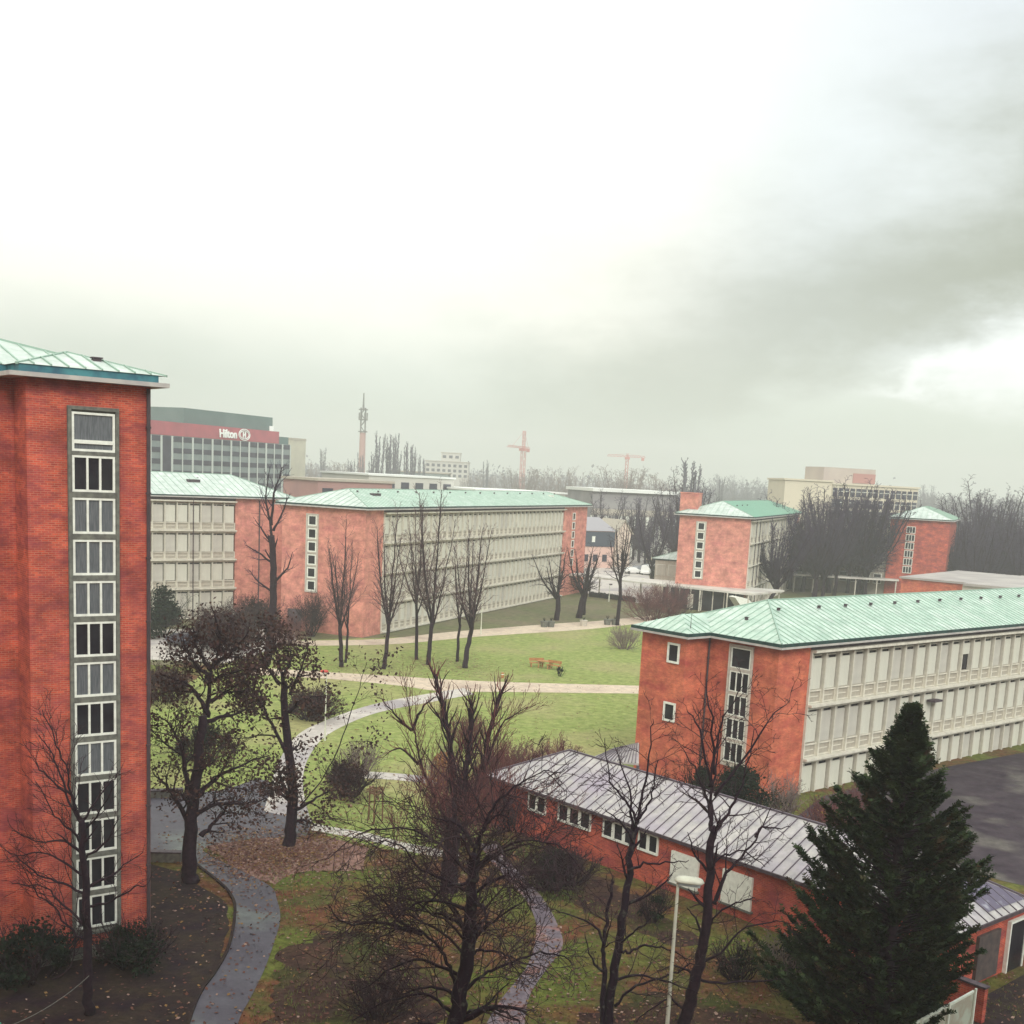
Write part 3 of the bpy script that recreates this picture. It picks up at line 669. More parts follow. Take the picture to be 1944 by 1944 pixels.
# ------------------------------------------------------------------ low single-storey building
OF = (18.158, 45.865)
rf = empty('annex_building', (OF[0], OF[1], 0), rz(TB), label='long single-storey red brick annex with grey seamed roof running diagonally in the foreground', cat='annex')
W = 6.8; LF = 29.5
b = MB(); b.box(0.25, W - 0.35, 0.25, LF - 0.3, -0.4, 2.78); b.build('wall', M_brick, rf)
def hip_y(parent, x0, x1, y0, y1, ze, zr, M, Mend, rib, seam, name='roof'):
    """like hip_roof, ridge along local y"""
    b = MB(); hw = (x1 - x0) / 2; xc = (x0 + x1) / 2
    A, B, C, D = (x0, y0, ze), (x1, y0, ze), (x1, y1, ze), (x0, y1, ze)
    E, Fp = (xc, y0 + hw, zr), (xc, y1 - hw, zr)
    b.add([A, B, C, D, E, Fp], [(1, 2, 5, 4), (3, 0, 4, 5), (2, 3, 5)]); b.add([A, B, C, D, E, Fp], [(0, 1, 4)], 2)
    b.add([A, B, C, D], [(3, 2, 1, 0)])
    k = int((y1 - y0) / rib)
    for i in range(1, k):
        y = y0 + (y1 - y0) * i / k; t = min(1, (y - y0) / hw, (y1 - y) / hw)
        for xs_, sg in ((x0, 1), (x1, -1)):
            b.bar((xs_, y, ze + 0.02), (xs_ + sg * hw * t, y, ze + (zr - ze) * t + 0.02), 0.04, 0.05, 1)
    k = int((x1 - x0) / rib)
    for i in range(1, k):
        x = x0 + (x1 - x0) * i / k; t = min((x - x0), (x1 - x)) / hw
        for ys_, sg in ((y0, 1), (y1, -1)):
            b.bar((x, ys_, ze + 0.02), (x, ys_ + sg * hw * t, ze + (zr - ze) * t + 0.02), 0.04, 0.05, 1)
    for p, q in ((A, E), (B, E), (C, Fp), (D, Fp), (E, Fp)): b.bar((p[0], p[1], p[2] + 0.03), (q[0], q[1], q[2] + 0.03), 0.12, 0.08, 1)
    return b.build(name, [M, seam, Mend], parent)
hip_y(rf, 0, W, 0, LF, 2.82, 4.55, M_slate, M_slate, 0.6, M_seam)
b = MB(); b.box(-0.06, W + 0.06, -0.06, LF + 0.06, 2.66, 2.81); b.build('gutter', M_eave, rf)
def wall_win(parent, ys, ye, z0, z1, n_, gm, wd=0.10):
    b = MB(); x = 0.25
    b.box(x - 0.10, x, ys, ye, z0 - 0.12, z0); b.box(x - 0.09, x, ys, ye, z1, z1 + 0.08)
    step = (ye - ys) / n_
    for i in range(n_ + 1):
        y = ys + step * i; b.box(x - 0.085, x, max(ys, y - wd), min(ye, y + wd), z0, z1)
    f = b.build('window_frame', M_white, parent)
    for i in range(n_):
        g_ = MB(); g_.box(x - 0.05, x - 0.01, ys + step * i + wd, ys + step * (i + 1) - wd, z0, z1); g_.build('pane', gm, f)
    return f
for ys, ye, n_ in [(24.39, 25.87, 2), (20.88, 23.41, 3), (17.71, 19.98, 3), (16.09, 17.46, 2)]:
    gm = M_glass
    wall_win(rf, ys, ye, 1.70, 2.50, n_, gm)
for ys, ye in [(13.42, 15.15), (10.18, 11.92)]:
    b = MB(); b.box(0.12, 0.25, ys, ye, 0.55, 2.15); f = b.build('shutter', M_white, rf)
    q = MB(); q.box(0.08, 0.25, ys - 0.1, ye + 0.1, 0.45, 0.545); q.build('sill', M_stone, f)
b = MB(); b.box(2.2, 4.0, 0.10, 0.25, 0.2, 2.2); b.build('boarded_opening', mat('weathered_board', (0.10, 0.075, 0.07), 0.9, (0.06, 0.05, 0.05), 3), rf)
b = MB(); b.box(4.9, 6.2, 0.12, 0.25, 0.0, 2.2); d_ = b.build('door', M_glass, rf)
b = MB(); b.box(4.80, 4.90, 0.08, 0.25, 0, 2.3); b.box(4.9, 6.2, 0.08, 0.25, 2.2, 2.3); b.box(6.2, 6.3, 0.08, 0.25, 0, 2.3); b.build('door_frame', M_white, rf)
roof_hatch(rf, 1.9, 6.4, 3.95, 0.5, 0.5, M=M_white)
# wet dark patch of roof on the right end hip, laid as a separate sheet
b = MB()
def hz(x, y): return 2.82 + (4.55 - 2.82) * y / 3.4 + 0.03
b.add([(3.1, 0.35, hz(0, 0.35)), (6.3, 0.30, hz(0, 0.30)), (4.3, 2.3, hz(0, 2.3)), (2.9, 2.1, hz(0, 2.1))], [(0, 1, 2, 3)]); b.build('roof_patch', M_slatew, rf)
# corrugated lean-to between annex and near block
o = MB(); pr = [(5.08, 74.18), (6.77, 77.23), (8.71, 79.57), (8.13, 73.44)]
o.prism([tuple(p) for p in pr], 2.5, 2.62)
for i in range(1, 14):
    t = i / 14; p = Vector(pr[0]).lerp(Vector(pr[3]), t); q = Vector(pr[1]).lerp(Vector(pr[2]), t)
    o.bar((p.x, p.y, 2.65), (q.x, q.y, 2.65), 0.06, 0.05, 1)
for p in pr: o.tube([(p[0], p[1], 0), (p[0], p[1], 2.5)], [0.06, 0.06], 6, 1)
tag(o.build('lean_to_roof', [M_slate, M_seam]), 'small grey corrugated lean-to roof at the left foot of the near copper-roofed block', 'lean-to')

# ------------------------------------------------------------------ canopies and low buildings between blocks
M_pave2 = mat('white_flat_roof', (0.62, 0.60, 0.54), 0.5, (0.52, 0.50, 0.46), 0.6, 6, col3=(0.40, 0.36, 0.34), scale3=0.25, lo3=0.52, hi3=0.7)
def canopy(poly, z, th, label, group=None, cols=None, h=0.0):
    r = empty('canopy', (poly[0][0], poly[0][1], 0), label=label, cat='canopy')
    ox, oy = poly[0]
    b = MB(); b.prism([(x - ox, y - oy) for x, y in poly], z, z + th); b.build('canopy_roof', M_pave2, r)
    for x, y in cols:
        b = MB(); b.tube([(x - ox, y - oy, 0), (x - ox, y - oy, z)], [0.12, 0.12], 8); b.build('column', M_conc, r)
    return r
CV = [(36.43, 186.94), (43.41, 196.7), (27.5, 203.6), (16, 208.4), (9.5, 211.2), (8.2, 208.0), (17.5, 203.2), (16.84, 194.93)]
CV = [CV[0], CV[1], CV[2], CV[3], CV[4], CV[5], (17.4, 200.4)]
canopy(CV, 3.3, 0.3, 'flat white canopy roof running from the long block past the square brick block', cols=[(CV[0][0] - 0.5, CV[0][1] + 0.6), (CV[1][0] - 0.8, CV[1][1]), (33, 189.5), (29, 191.5), (24.5, 193.8), (20.5, 201), (14, 206)])
# dark glazed ground floor below canopy
gf = empty('entrance_hall', (27, 199, 0), rz(TD), label='dark glazed entrance hall under the flat white canopy', cat='entrance hall')
b = MB(); b.box(-5.2, -0.7, -10.5, 1.8, 0, 3.28); b.build('wall', M_glass, gf)
for i in range(7):
    b = MB(); b.box(-5.35, -5.22, -10 + 1.8 * i, -9.86 + 1.8 * i, 0, 3.26); b.build('mullion', M_conc, gf)
b = MB(); b.box(-5.3, -5.21, -3.2, -2.3, 0.3, 2.5); b.build('door', M_conc, gf)
PV = [(23.432, 214.288), (27.691, 208.28)]
pvr = empty('pavilion', (PV[0][0], PV[0][1], 0), rz(TD) , label='small pale pavilion with white copper roof beside the square brick block', cat='pavilion')
b = MB(); b.box(0.6, 12, -9.4, -0.6, 0, 6.3); b.build('wall', M_conc, pvr)
b = MB(); b.box(0.3, 12.3, -9.7, -0.3, 6.31, 6.55); b.build('gutter', M_edge, pvr)
hip_roof(pvr, 0, 12.6, -10, 0, 6.56, 8.3, M_copperp, 1, 0.03)
for i in range(4):
    b = MB(); b.box(0.5, 0.6, -8.8 + 2.1 * i, -7.2 + 2.1 * i, 3.6, 5.6); f = b.build('window_frame', M_white, pvr)
    b = MB(); b.box(0.46, 0.497, -8.7 + 2.1 * i, -7.3 + 2.1 * i, 3.7, 5.5); b.build('pane', M_blind, f)
c2 = [(56.49, 247.91), (76.62, 246.04), (74.15, 235.91), (53.75, 236.96)]
canopy([tuple(p) for p in c2], 3.15, 0.3, 'distant thin white canopy behind the dark bare tree trunks at right', cols=[(c2[3][0] * (1 - t) + c2[2][0] * t, c2[3][1] * (1 - t) + c2[2][1] * t + 0.4) for t in (0.02, 0.2, 0.4, 0.6, 0.8, 0.98)])
lb = empty('low_building', (0, 0, 0), label='dark low passage building with small windows behind the tree trunks at right', cat='low building')
qa, qb = [(59.92, 252), (73.06, 240)]
d = Vector((qb[0] - qa[0], qb[1] - qa[1], 0)); Ld = d.length; lb.location = (qa[0], qa[1], 0); lb.rotation_euler = (0, 0, math.atan2(d.y, d.x))
b = MB(); b.box(0, Ld, 0, 8, 0, 5.6); b.build('wall', mat('dim_render', (0.12, 0.10, 0.12), 0.8, (0.17, 0.15, 0.16), 0.5), lb)
b = MB(); b.box(-0.3, Ld + 0.3, -0.5, 8.3, 5.603, 5.9); b.build('roof', M_white, lb)
for i in range(8):
    b = MB(); b.box(1 + Ld * i / 8.2, 2.4 + Ld * i / 8.2, -0.1, 0, 1.0, 2.6); f = b.build('window_frame', M_white, lb)
    b = MB(); b.box(1.12 + Ld * i / 8.2, 2.28 + Ld * i / 8.2, -0.14, -0.105, 1.1, 2.5); b.build('pane', M_glass, f)
# brick hall with flat roof and skylights at right
hb = empty('gym_hall', (0, 0, 0), label='low red brick hall with wide grey flat roof behind the near green roof, right edge', cat='hall')
q0 = (62.7, 199.13); q1 = (71.55, 192.51); q2 = (65.71, 183.72)
hb.location = (q0[0], q0[1], 0); d = Vector((q1[0] - q0[0], q1[1] - q0[1])); hb.rotation_euler = (0, 0, math.atan2(d.y, d.x))
b = MB(); b.box(0.3, d.length, 0, 30, 0, 6.3); b.box(d.length + 0.01, 70, -3.0, 30, 0, 6.3, 1); b.build('wall', [M_bricko, M_stonep], hb)
b = MB(); b.box(0, d.length + 0.2, -0.3, 30.3, 6.303, 6.62); b.box(d.length + 0.21, 70.3, -3.4, 30.3, 6.3, 6.7); b.build('roof', mat('grey_flat_roof', (0.30, 0.27, 0.26), 0.6, (0.42, 0.39, 0.36), 0.25, 6), hb)
for i in range(3):
    b = MB(); x = d.length + 8 + 9 * i
    b.box(x, x + 5, 2, 4.5, 6.7, 7.0); b.build('skylight', M_glass, hb)
b = MB(); b.box(8, 16, -0.06, 0, 3.4, 4.6); b.build('window', M_glass, hb)

# ------------------------------------------------------------------ city behind
def bldg(name, pts, z0, z1, M, label, cat='building', **k):
    """pts: front-left and front-right ground points; depth behind"""
    (ax, ay), (bx_, by_) = pts; d = Vector((bx_ - ax, by_ - ay))
    r = empty(name, (ax, ay, 0), math.atan2(d.y, d.x), label=label, cat=cat, **k)
    return r, d.length
# hotel with red band
h0, h1 = [(-92.46, 286), (-67.04, 352)]
rh, Lh = bldg('hotel', (h0, h1), 0, 25, None, 'large dark hotel slab with red top band and white lettering above the left block', 'hotel')
M_hot = mat('hotel_panel', (0.16, 0.20, 0.20), 0.6, (0.22, 0.26, 0.25), 0.3, 4)
M_hotd = mat('hotel_glass', (0.014, 0.014, 0.034), 0.4, (0.035, 0.035, 0.06), 0.5)
M_hotr = mat('hotel_red_band', (0.42, 0.10, 0.12), 0.7, (0.34, 0.09, 0.11), 0.3)
M_hotg = mat('hotel_penthouse', (0.09, 0.15, 0.14), 0.6, (0.12, 0.18, 0.17), 0.2)
M_hotw = mat('hotel_mullion', (0.50, 0.54, 0.50), 0.6)
b = MB(); b.box(0, Lh, 0, 16, 0, 25.0); b.build('wall', M_hot, rh)
b = MB(); b.box(-0.1, Lh - 6, -0.15, 15.9, 25.003, 28.3); b.build('top_band', M_hotr, rh)
b = MB(); b.box(Lh - 5.99, Lh, 0.5, 15.9, 25.003, 27.0); b.build('roof_terrace', M_hotg, rh)
p0 = Lh * 0.36
b = MB(); b.box(p0, Lh - 4.5, 3.0, 14, 28.303, 32.2); b.build('penthouse', M_hotg, rh)
nb = 17; bwh = Lh / nb
for k in range(9):
    z = 25.0 - 2.72 * (k + 1)
    for i in range(nb):
        if i == 3: continue
        b = MB(); b.box(i * bwh + 0.25, (i + 1) * bwh - 0.2, -0.08, 0, z + 1.25, z + 2.5)
        if k < 7: b.build('window', M_hotd, rh)
b = MB(); b.box(3 * bwh + 0.3, 4 * bwh - 0.3, -0.1, 0, 0, 24.8); b.build('stair_glazing', M_hotd, rh)
for i in range(0, nb + 1):
    b = MB(); wd = 0.3 if i % 2 == 0 or i in (3,) else 0.12
    b.box(i * bwh - wd, i * bwh + wd, -0.28, -0.10, 0, 24.9); b.build('mullion', M_hotw, rh)
def text_part(s_, size, parent, loc, M, ext=0.08, rot=(PI / 2, 0, 0), name='lettering', bold=0.0, sx=1.0):
    c = bpy.data.curves.new(name, 'FONT'); c.body = s_; c.size = size; c.extrude = ext; c.offset = bold
    c.materials.append(M)
    tmp = bpy.data.objects.new('tmp', c); COL.objects.link(tmp); bpy.context.view_layer.update()
    me = bpy.data.meshes.new_from_object(tmp.evaluated_get(bpy.context.evaluated_depsgraph_get())); bpy.data.objects.remove(tmp)
    o_ = bpy.data.objects.new(name, me); COL.objects.link(o_); o_.parent = parent; o_.location = loc; o_.rotation_euler = rot; o_.scale = (sx, 1, 1)
    return o_
M_sign = mat('white_sign', (0.85, 0.88, 0.84), 0.4)
xs_ = Lh * 0.545 - 2.6
text_part('Hilton', 2.9, rh, (xs_, -0.35, 25.6), M_sign, bold=0.09, sx=1.08)
lg = MB(); cx_, cz_ = xs_ + 11.4, 26.65
for ra_, rb_ in ((2.6, 1.45), (2.1, 1.05)):
    for i in range(28):
        a, c = 2 * PI * i / 28, 2 * PI * (i + 1) / 28
        lg.bar((cx_ + ra_ * math.cos(a), -0.38, cz_ + rb_ * math.sin(a)), (cx_ + ra_ * math.cos(c), -0.38, cz_ + rb_ * math.sin(c)), 0.16, 0.2)
lg.build('logo_ring', M_sign, rh)
text_part('H', 2.0, rh, (cx_ - 0.72, -0.35, cz_ - 0.7), M_sign, bold=0.1, name='logo_letter')
b = MB(); b.box(Lh - 6.2, Lh - 4.4, 2.7, 2.95, 28.4, 29.8); b.build('wall_sign', M_sign, rh)
s0, s1 = [(-69.35, 365), (-66.05, 372)]
rs, Ls = bldg('apartment_slab', (s0, s1), 0, 30, None, 'narrow pale beige slab standing at the right end of the dark hotel', 'apartment block')
b = MB(); b.box(0, Ls, 0, 14, 0, 26.5); b.build('wall', mat('beige_render', (0.50, 0.48, 0.38), 0.8, (0.44, 0.42, 0.34), 0.3), rs)
b = MB(); b.box(-0.1, Ls + 0.1, -0.1, 14.1, 26.51, 27.2); b.build('parapet', M_spand, rs)
M_brm = mat('far_pink_brick', (0.36, 0.20, 0.18), 0.8, (0.30, 0.17, 0.16), 0.2)
def simple(pxl, pxr, dl, dr): return None
def far_block(a, c, z1, depth, M, Mr, label, rows_=0, rh_=3.2, name='city_building', mg=1.0, wfrac=0.55, cat='building', glass=None, cols_=None):
    r, L = bldg(name, (a, c), 0, z1, M, label, cat)
    b = MB(); b.box(0, L, 0, depth, 0, z1); b.build('wall', M, r)
    b = MB(); b.box(-0.4, L + 0.4, -0.4, depth + 0.4, z1 + 0.003, z1 + 0.5); b.build('roof', Mr, r)
    n_ = cols_ or max(2, int(L / 4))
    for k in range(rows_):
        z = z1 - 0.8 - rh_ * (k + 1) + 0.8
        if z < 0.3: break
        for i in range(n_):
            x = L * (i + 0.5) / n_; hw_ = L / n_ * wfrac / 2
            b = MB(); b.box(x - hw_, x + hw_, -0.1, 0, z, z + rh_ * 0.55); b.build('window', glass or M_hotd, r)
    return r, L
M_pale = mat('far_pale_render', (0.50, 0.49, 0.44), 0.8, (0.44, 0.43, 0.39), 0.1)
M_whiter = mat('far_white_roof', (0.72, 0.74, 0.70), 0.6, (0.62, 0.64, 0.62), 0.1)
far_block(*[(-41.7, 250), (-27.82, 262)], 16.6, 14, M_brm, M_spand, 'flat-roofed pinkish building whose top edge shows above the long block roof', 1)
far_block(*[(-41.42, 330), (-19.28, 345)], 17.6, 30, M_pale, M_whiter, 'wide low hall with white roof behind the group of poplars', 2)
far_block(*[(-57.45, 520), (-31.74, 520)], 18.4, 20, M_hot, M_spand, 'dull green-grey slab behind the white-roofed hall', 1)
far_block(*[(-63.96, 800), (-35.75, 800)], 25.4, 20, M_pale, M_spand, 'hazy stepped office block far behind the poplars', 3, cols_=8)
far_block(*[(-54.44, 812), (-41.88, 812)], 31.2, 12, M_pale, M_spand, 'upper tier tower standing behind the hazy stepped office block', 1, cols_=3)
far_block(*[(-12.48, 330), (12.32, 345)], 15.0, 25, M_pale, M_whiter, 'long pale shed seen just over the ridge of the long block', 1)
# glazed hall with white piers behind the trees in the centre
gh, Lg = bldg('glazed_hall', tuple([(18.6, 318), (40.95, 325)]), 0, 17, None, 'long hall with white piers and flat white roof among trees, centre right', 'hall')
b = MB(); b.box(0, Lg, 0.4, 20, 0, 16.6); b.build('wall', mat('hall_glass', (0.20, 0.19, 0.20), 0.6, (0.28, 0.27, 0.27), 0.2), gh)
b = MB(); b.box(-0.5, Lg + 0.5, -0.6, 20.5, 16.603, 17.4); b.build('roof', M_whiter, gh)
b = MB(); b.box(-0.1, Lg + 0.1, 0.2, 0.395, 10.5, 12.2); b.build('fascia', M_spand, gh)
for i in range(13):
    x = Lg * i / 12
    b = MB(); b.box(x - 0.45, x + 0.45, -0.35, 0.19, 0, 10.4); b.build('pier', M_white, gh)
# houses
def house(a, c, ze, zr, depth, Mw, Mr, label, gable=False, dark=None, name='house'):
    r, L = bldg(name, (a, c), 0, ze, Mw, label, 'house')
    b = MB()
    if gable:
        b.prism([(0, 0), (L, 0), (L, depth), (0, depth)], 0, ze)
        b.add([(0, 0, ze), (L, 0, ze), (L / 2, 0, zr), (0, depth, ze), (L, depth, ze), (L / 2, depth, zr)], [(0, 1, 2), (5, 4, 3)])
        b.build('wall', Mw, r)
        q = MB(); q.add([(-0.4, -0.4, ze - 0.3), (L / 2, -0.4, zr + 0.06), (L / 2, depth, zr + 0.06), (-0.4, depth, ze - 0.3), (L + 0.4, -0.4, ze - 0.3), (L + 0.4, depth, ze - 0.3)], [(0, 1, 2, 3), (1, 4, 5, 2)])
        o_ = q.build('roof', Mr, r); md = o_.modifiers.new('thick', 'SOLIDIFY'); md.thickness = 0.2; md.offset = 1
    else:
        b.box(0, L, 0, depth, 0, ze); b.build('wall', Mw, r)
        q = MB(); q.add([(-0.4, -0.4, ze), (L + 0.4, -0.4, ze), (L + 0.4, depth + 0.4, ze), (-0.4, depth + 0.4, ze), (1.5, depth / 2, zr), (L - 1.5, depth / 2, zr)], [(0, 1, 5, 4), (2, 3, 4, 5), (3, 0, 4), (1, 2, 5), (3, 2, 1, 0)])
        q.build('roof', Mr, r)
        if dark:
            q = MB(); q.box(-0.15, L + 0.15, -0.2, -0.01, dark[0], dark[1]); dk = q.build('slate_cladding', mat('blue_slate', (0.045, 0.06, 0.085), 0.6), r)
            q = MB(); q.box(L * 0.33, L * 0.42, -0.3, -0.21, dark[0] + 1, dark[1] - 1); q.build('window', M_white, r)
    for i in range(3):
        q = MB(); q.box(L * (0.12 + 0.28 * i), L * (0.26 + 0.28 * i), -0.06, 0, 1.4, 3.0); q.build('window', M_hotd, r)
    return r
house(*[(13.57, 272), (21.36, 276)], 8.3, 11.2, 9, mat('pink_render', (0.62, 0.42, 0.36), 0.8), mat('grey_tile', (0.30, 0.29, 0.31), 0.8), 'house with grey roof, dark slate upper wall and pink ground floor in the centre distance', dark=(4.8, 8.1))
house(*[(22.16, 280), (25.71, 282)], 7.8, 10.6, 9, mat('cream_render', (0.66, 0.55, 0.46), 0.8), M_spand, 'small cream gabled house next to the grey-roofed house', gable=True)
# pale hotel at right
M_sand = mat('sand_render', (0.60, 0.54, 0.42), 0.8, (0.54, 0.49, 0.38), 0.1)
ph0, ph1 = [(75.22, 352), (88.69, 352)]
r1, L1 = far_block(ph0, ph1, 22.2, 24, M_sand, M_sand, 'blank sand-coloured block wall of the large pale building at right', 0)
r2, L2 = far_block(*[(89.85, 356), (118.02, 366)], 21.6, 22, M_sand, M_sand, 'pale office block with grid of white-framed windows behind the dark trees', 0)
for k in range(6):
    for i in range(15):
        x = L2 * (i + 0.5) / 15; z = 21.3 - 3.2 * (k + 1)
        if z < 0: continue
        b = MB(); b.box(x - 0.75, x + 0.75, -0.14, -0.0, z + 0.2, z + 2.6); f = b.build('window', M_hotd, r2)
        b = MB(); b.box(x - 0.75, x + 0.75, -0.18, -0.145, z + 1.6, z + 1.75); b.build('transom', M_white, f)
b = MB(); b.box(L2 * 0.02, L2 * 0.62, 6, 16, 22.103, 26.6); b.build('penthouse', mat('rooftop_plant', (0.44, 0.38, 0.33), 0.8, (0.38, 0.32, 0.29), 0.2), r2)
b = MB(); b.box(L2 * 0.36, L2 * 0.62, 5.8, 5.99, 22.4, 25.2); b.build('plant_screen', mat('dull_red_screen', (0.36, 0.18, 0.16), 0.8), r2)
# masts and cranes
def lattice(b, x, y, z0, z1, w_, mi=0, t=0.12, step=None):
    step = step or w_ * 1.2; k = max(1, int((z1 - z0) / step))
    for sx in (-1, 1):
        for sy in (-1, 1): b.bar((x + sx * w_ / 2, y + sy * w_ / 2, z0), (x + sx * w_ / 2, y + sy * w_ / 2, z1), t, t, mi)
    for i in range(k):
        a = z0 + (z1 - z0) * i / k; c = z0 + (z1 - z0) * (i + 1) / k; s_ = 1 if i % 2 else -1
        for sy in (-1, 1): b.bar((x - s_ * w_ / 2, y + sy * w_ / 2, a), (x + s_ * w_ / 2, y + sy * w_ / 2, c), t * 0.6, t * 0.6, mi)
        for sx in (-1, 1): b.bar((x + sx * w_ / 2, y - s_ * w_ / 2, a), (x + sx * w_ / 2, y + s_ * w_ / 2, c), t * 0.6, t * 0.6, mi)
M_mastp = mat('faded_pink_steel', (0.42, 0.27, 0.24), 0.7)
M_mastd = mat('mast_steel', (0.16, 0.16, 0.15), 0.6)
M_craner = mat('crane_red', (0.50, 0.16, 0.14), 0.7)  # red muted in the colour itself to suggest haze
mx_, my_, mz_ = (-73.65, 560, 52.01)
r = empty('telecom_mast', (mx_, my_, 0), label='tall slim pinkish telecom mast with antennas rising left of the poplars', cat='mast')
b = MB(); b.tube([(0, 0, 0), (0, 0, mz_ - 17)], [1.7, 1.35], 14); b.build('column', M_mastp, r)
b = MB(); lattice(b, 0, 0, mz_ - 17, mz_ - 6, 2.0, t=0.35)
for z in (mz_ - 16.8, mz_ - 11.5, mz_ - 7): b.lathe([(2.1, z), (2.1, z + 0.4)], 10)
b.build('lattice', M_mastd, r)
b = MB(); b.tube([(0, 0, mz_ - 6.5), (0, 0, mz_ + 0.5)], [0.5, 0.22], 6)
for i in range(6): 
    a = PI * i / 3; b.box(1.8 * math.cos(a) - 0.25, 1.8 * math.cos(a) + 0.25, 1.8 * math.sin(a) - 0.25, 1.8 * math.sin(a) + 0.25, mz_ - 11.2, mz_ - 8.2)
b.build('antenna', M_mastd, r)
def crane(px, py_jib, pyt, d_, jib, rz_, label, w_=1.5):
    x, y, zj = px
    r = empty('tower_crane', (x, y, 0), rz_, label=label, cat='crane', group='construction cranes on the skyline')
    b = MB(); lattice(b, 0, 0, 0, zj, w_, t=0.28, step=2.4); b.build('mast', M_craner, r)
    b = MB(); b.box(-w_ * 0.9, w_ * 0.9, -w_ * 0.9, w_ * 0.9, zj, zj + 1.6)
    lattice(b, 0, 0, zj + 1.6, zj + 1.6 + pyt, w_ * 0.6, t=0.22); b.build('turntable', M_craner, r)
    b = MB(); j0, j1 = jib
    for sy in (-0.6, 0.6): b.bar((j0, sy, zj + 1.7), (j1, sy, zj + 1.7), 0.22)
    b.bar((j0 * 0.98, 0, zj + 2.8), (j1 * 0.97, 0, zj + 2.8), 0.22)
    n_ = int((j1 - j0) / 2.4)
    for i in range(n_):
        a = j0 + (j1 - j0) * i / n_; c = j0 + (j1 - j0) * (i + 1) / n_
        for sy in (-0.6, 0.6): b.bar((a, sy, zj + 1.7), ((a + c) / 2, 0, zj + 2.8), 0.12); b.bar(((a + c) / 2, 0, zj + 2.8), (c, sy, zj + 1.7), 0.12)
    b.build('jib', M_craner, r)
    b = MB(); b.box(j1 - 2.6, j1 - 0.8, -0.7, 0.7, zj - 0.4, zj + 1.6); b.build('counterweight', M_craner, r)
    b = MB(); b.bar((j0 * 0.7, 0, zj + 2.8), (0, 0, zj + 1.6 + pyt), 0.10); b.bar((j1 * 0.8, 0, zj + 2.8), (0, 0, zj + 1.6 + pyt), 0.10); b.build('stay', M_craner, r)
    return r
crane((-0.4, 780, 34.48), 0, 11, 780, (-24, 9), math.radians(66), 'red tower crane seen end-on above the middle trees', 2.4)
crane((71.47, 850, 33.66), 0, 2.4, 850, (-14, 12.5), math.radians(4), 'pale red tower crane with short level jib above the trees at centre right', 1.7)

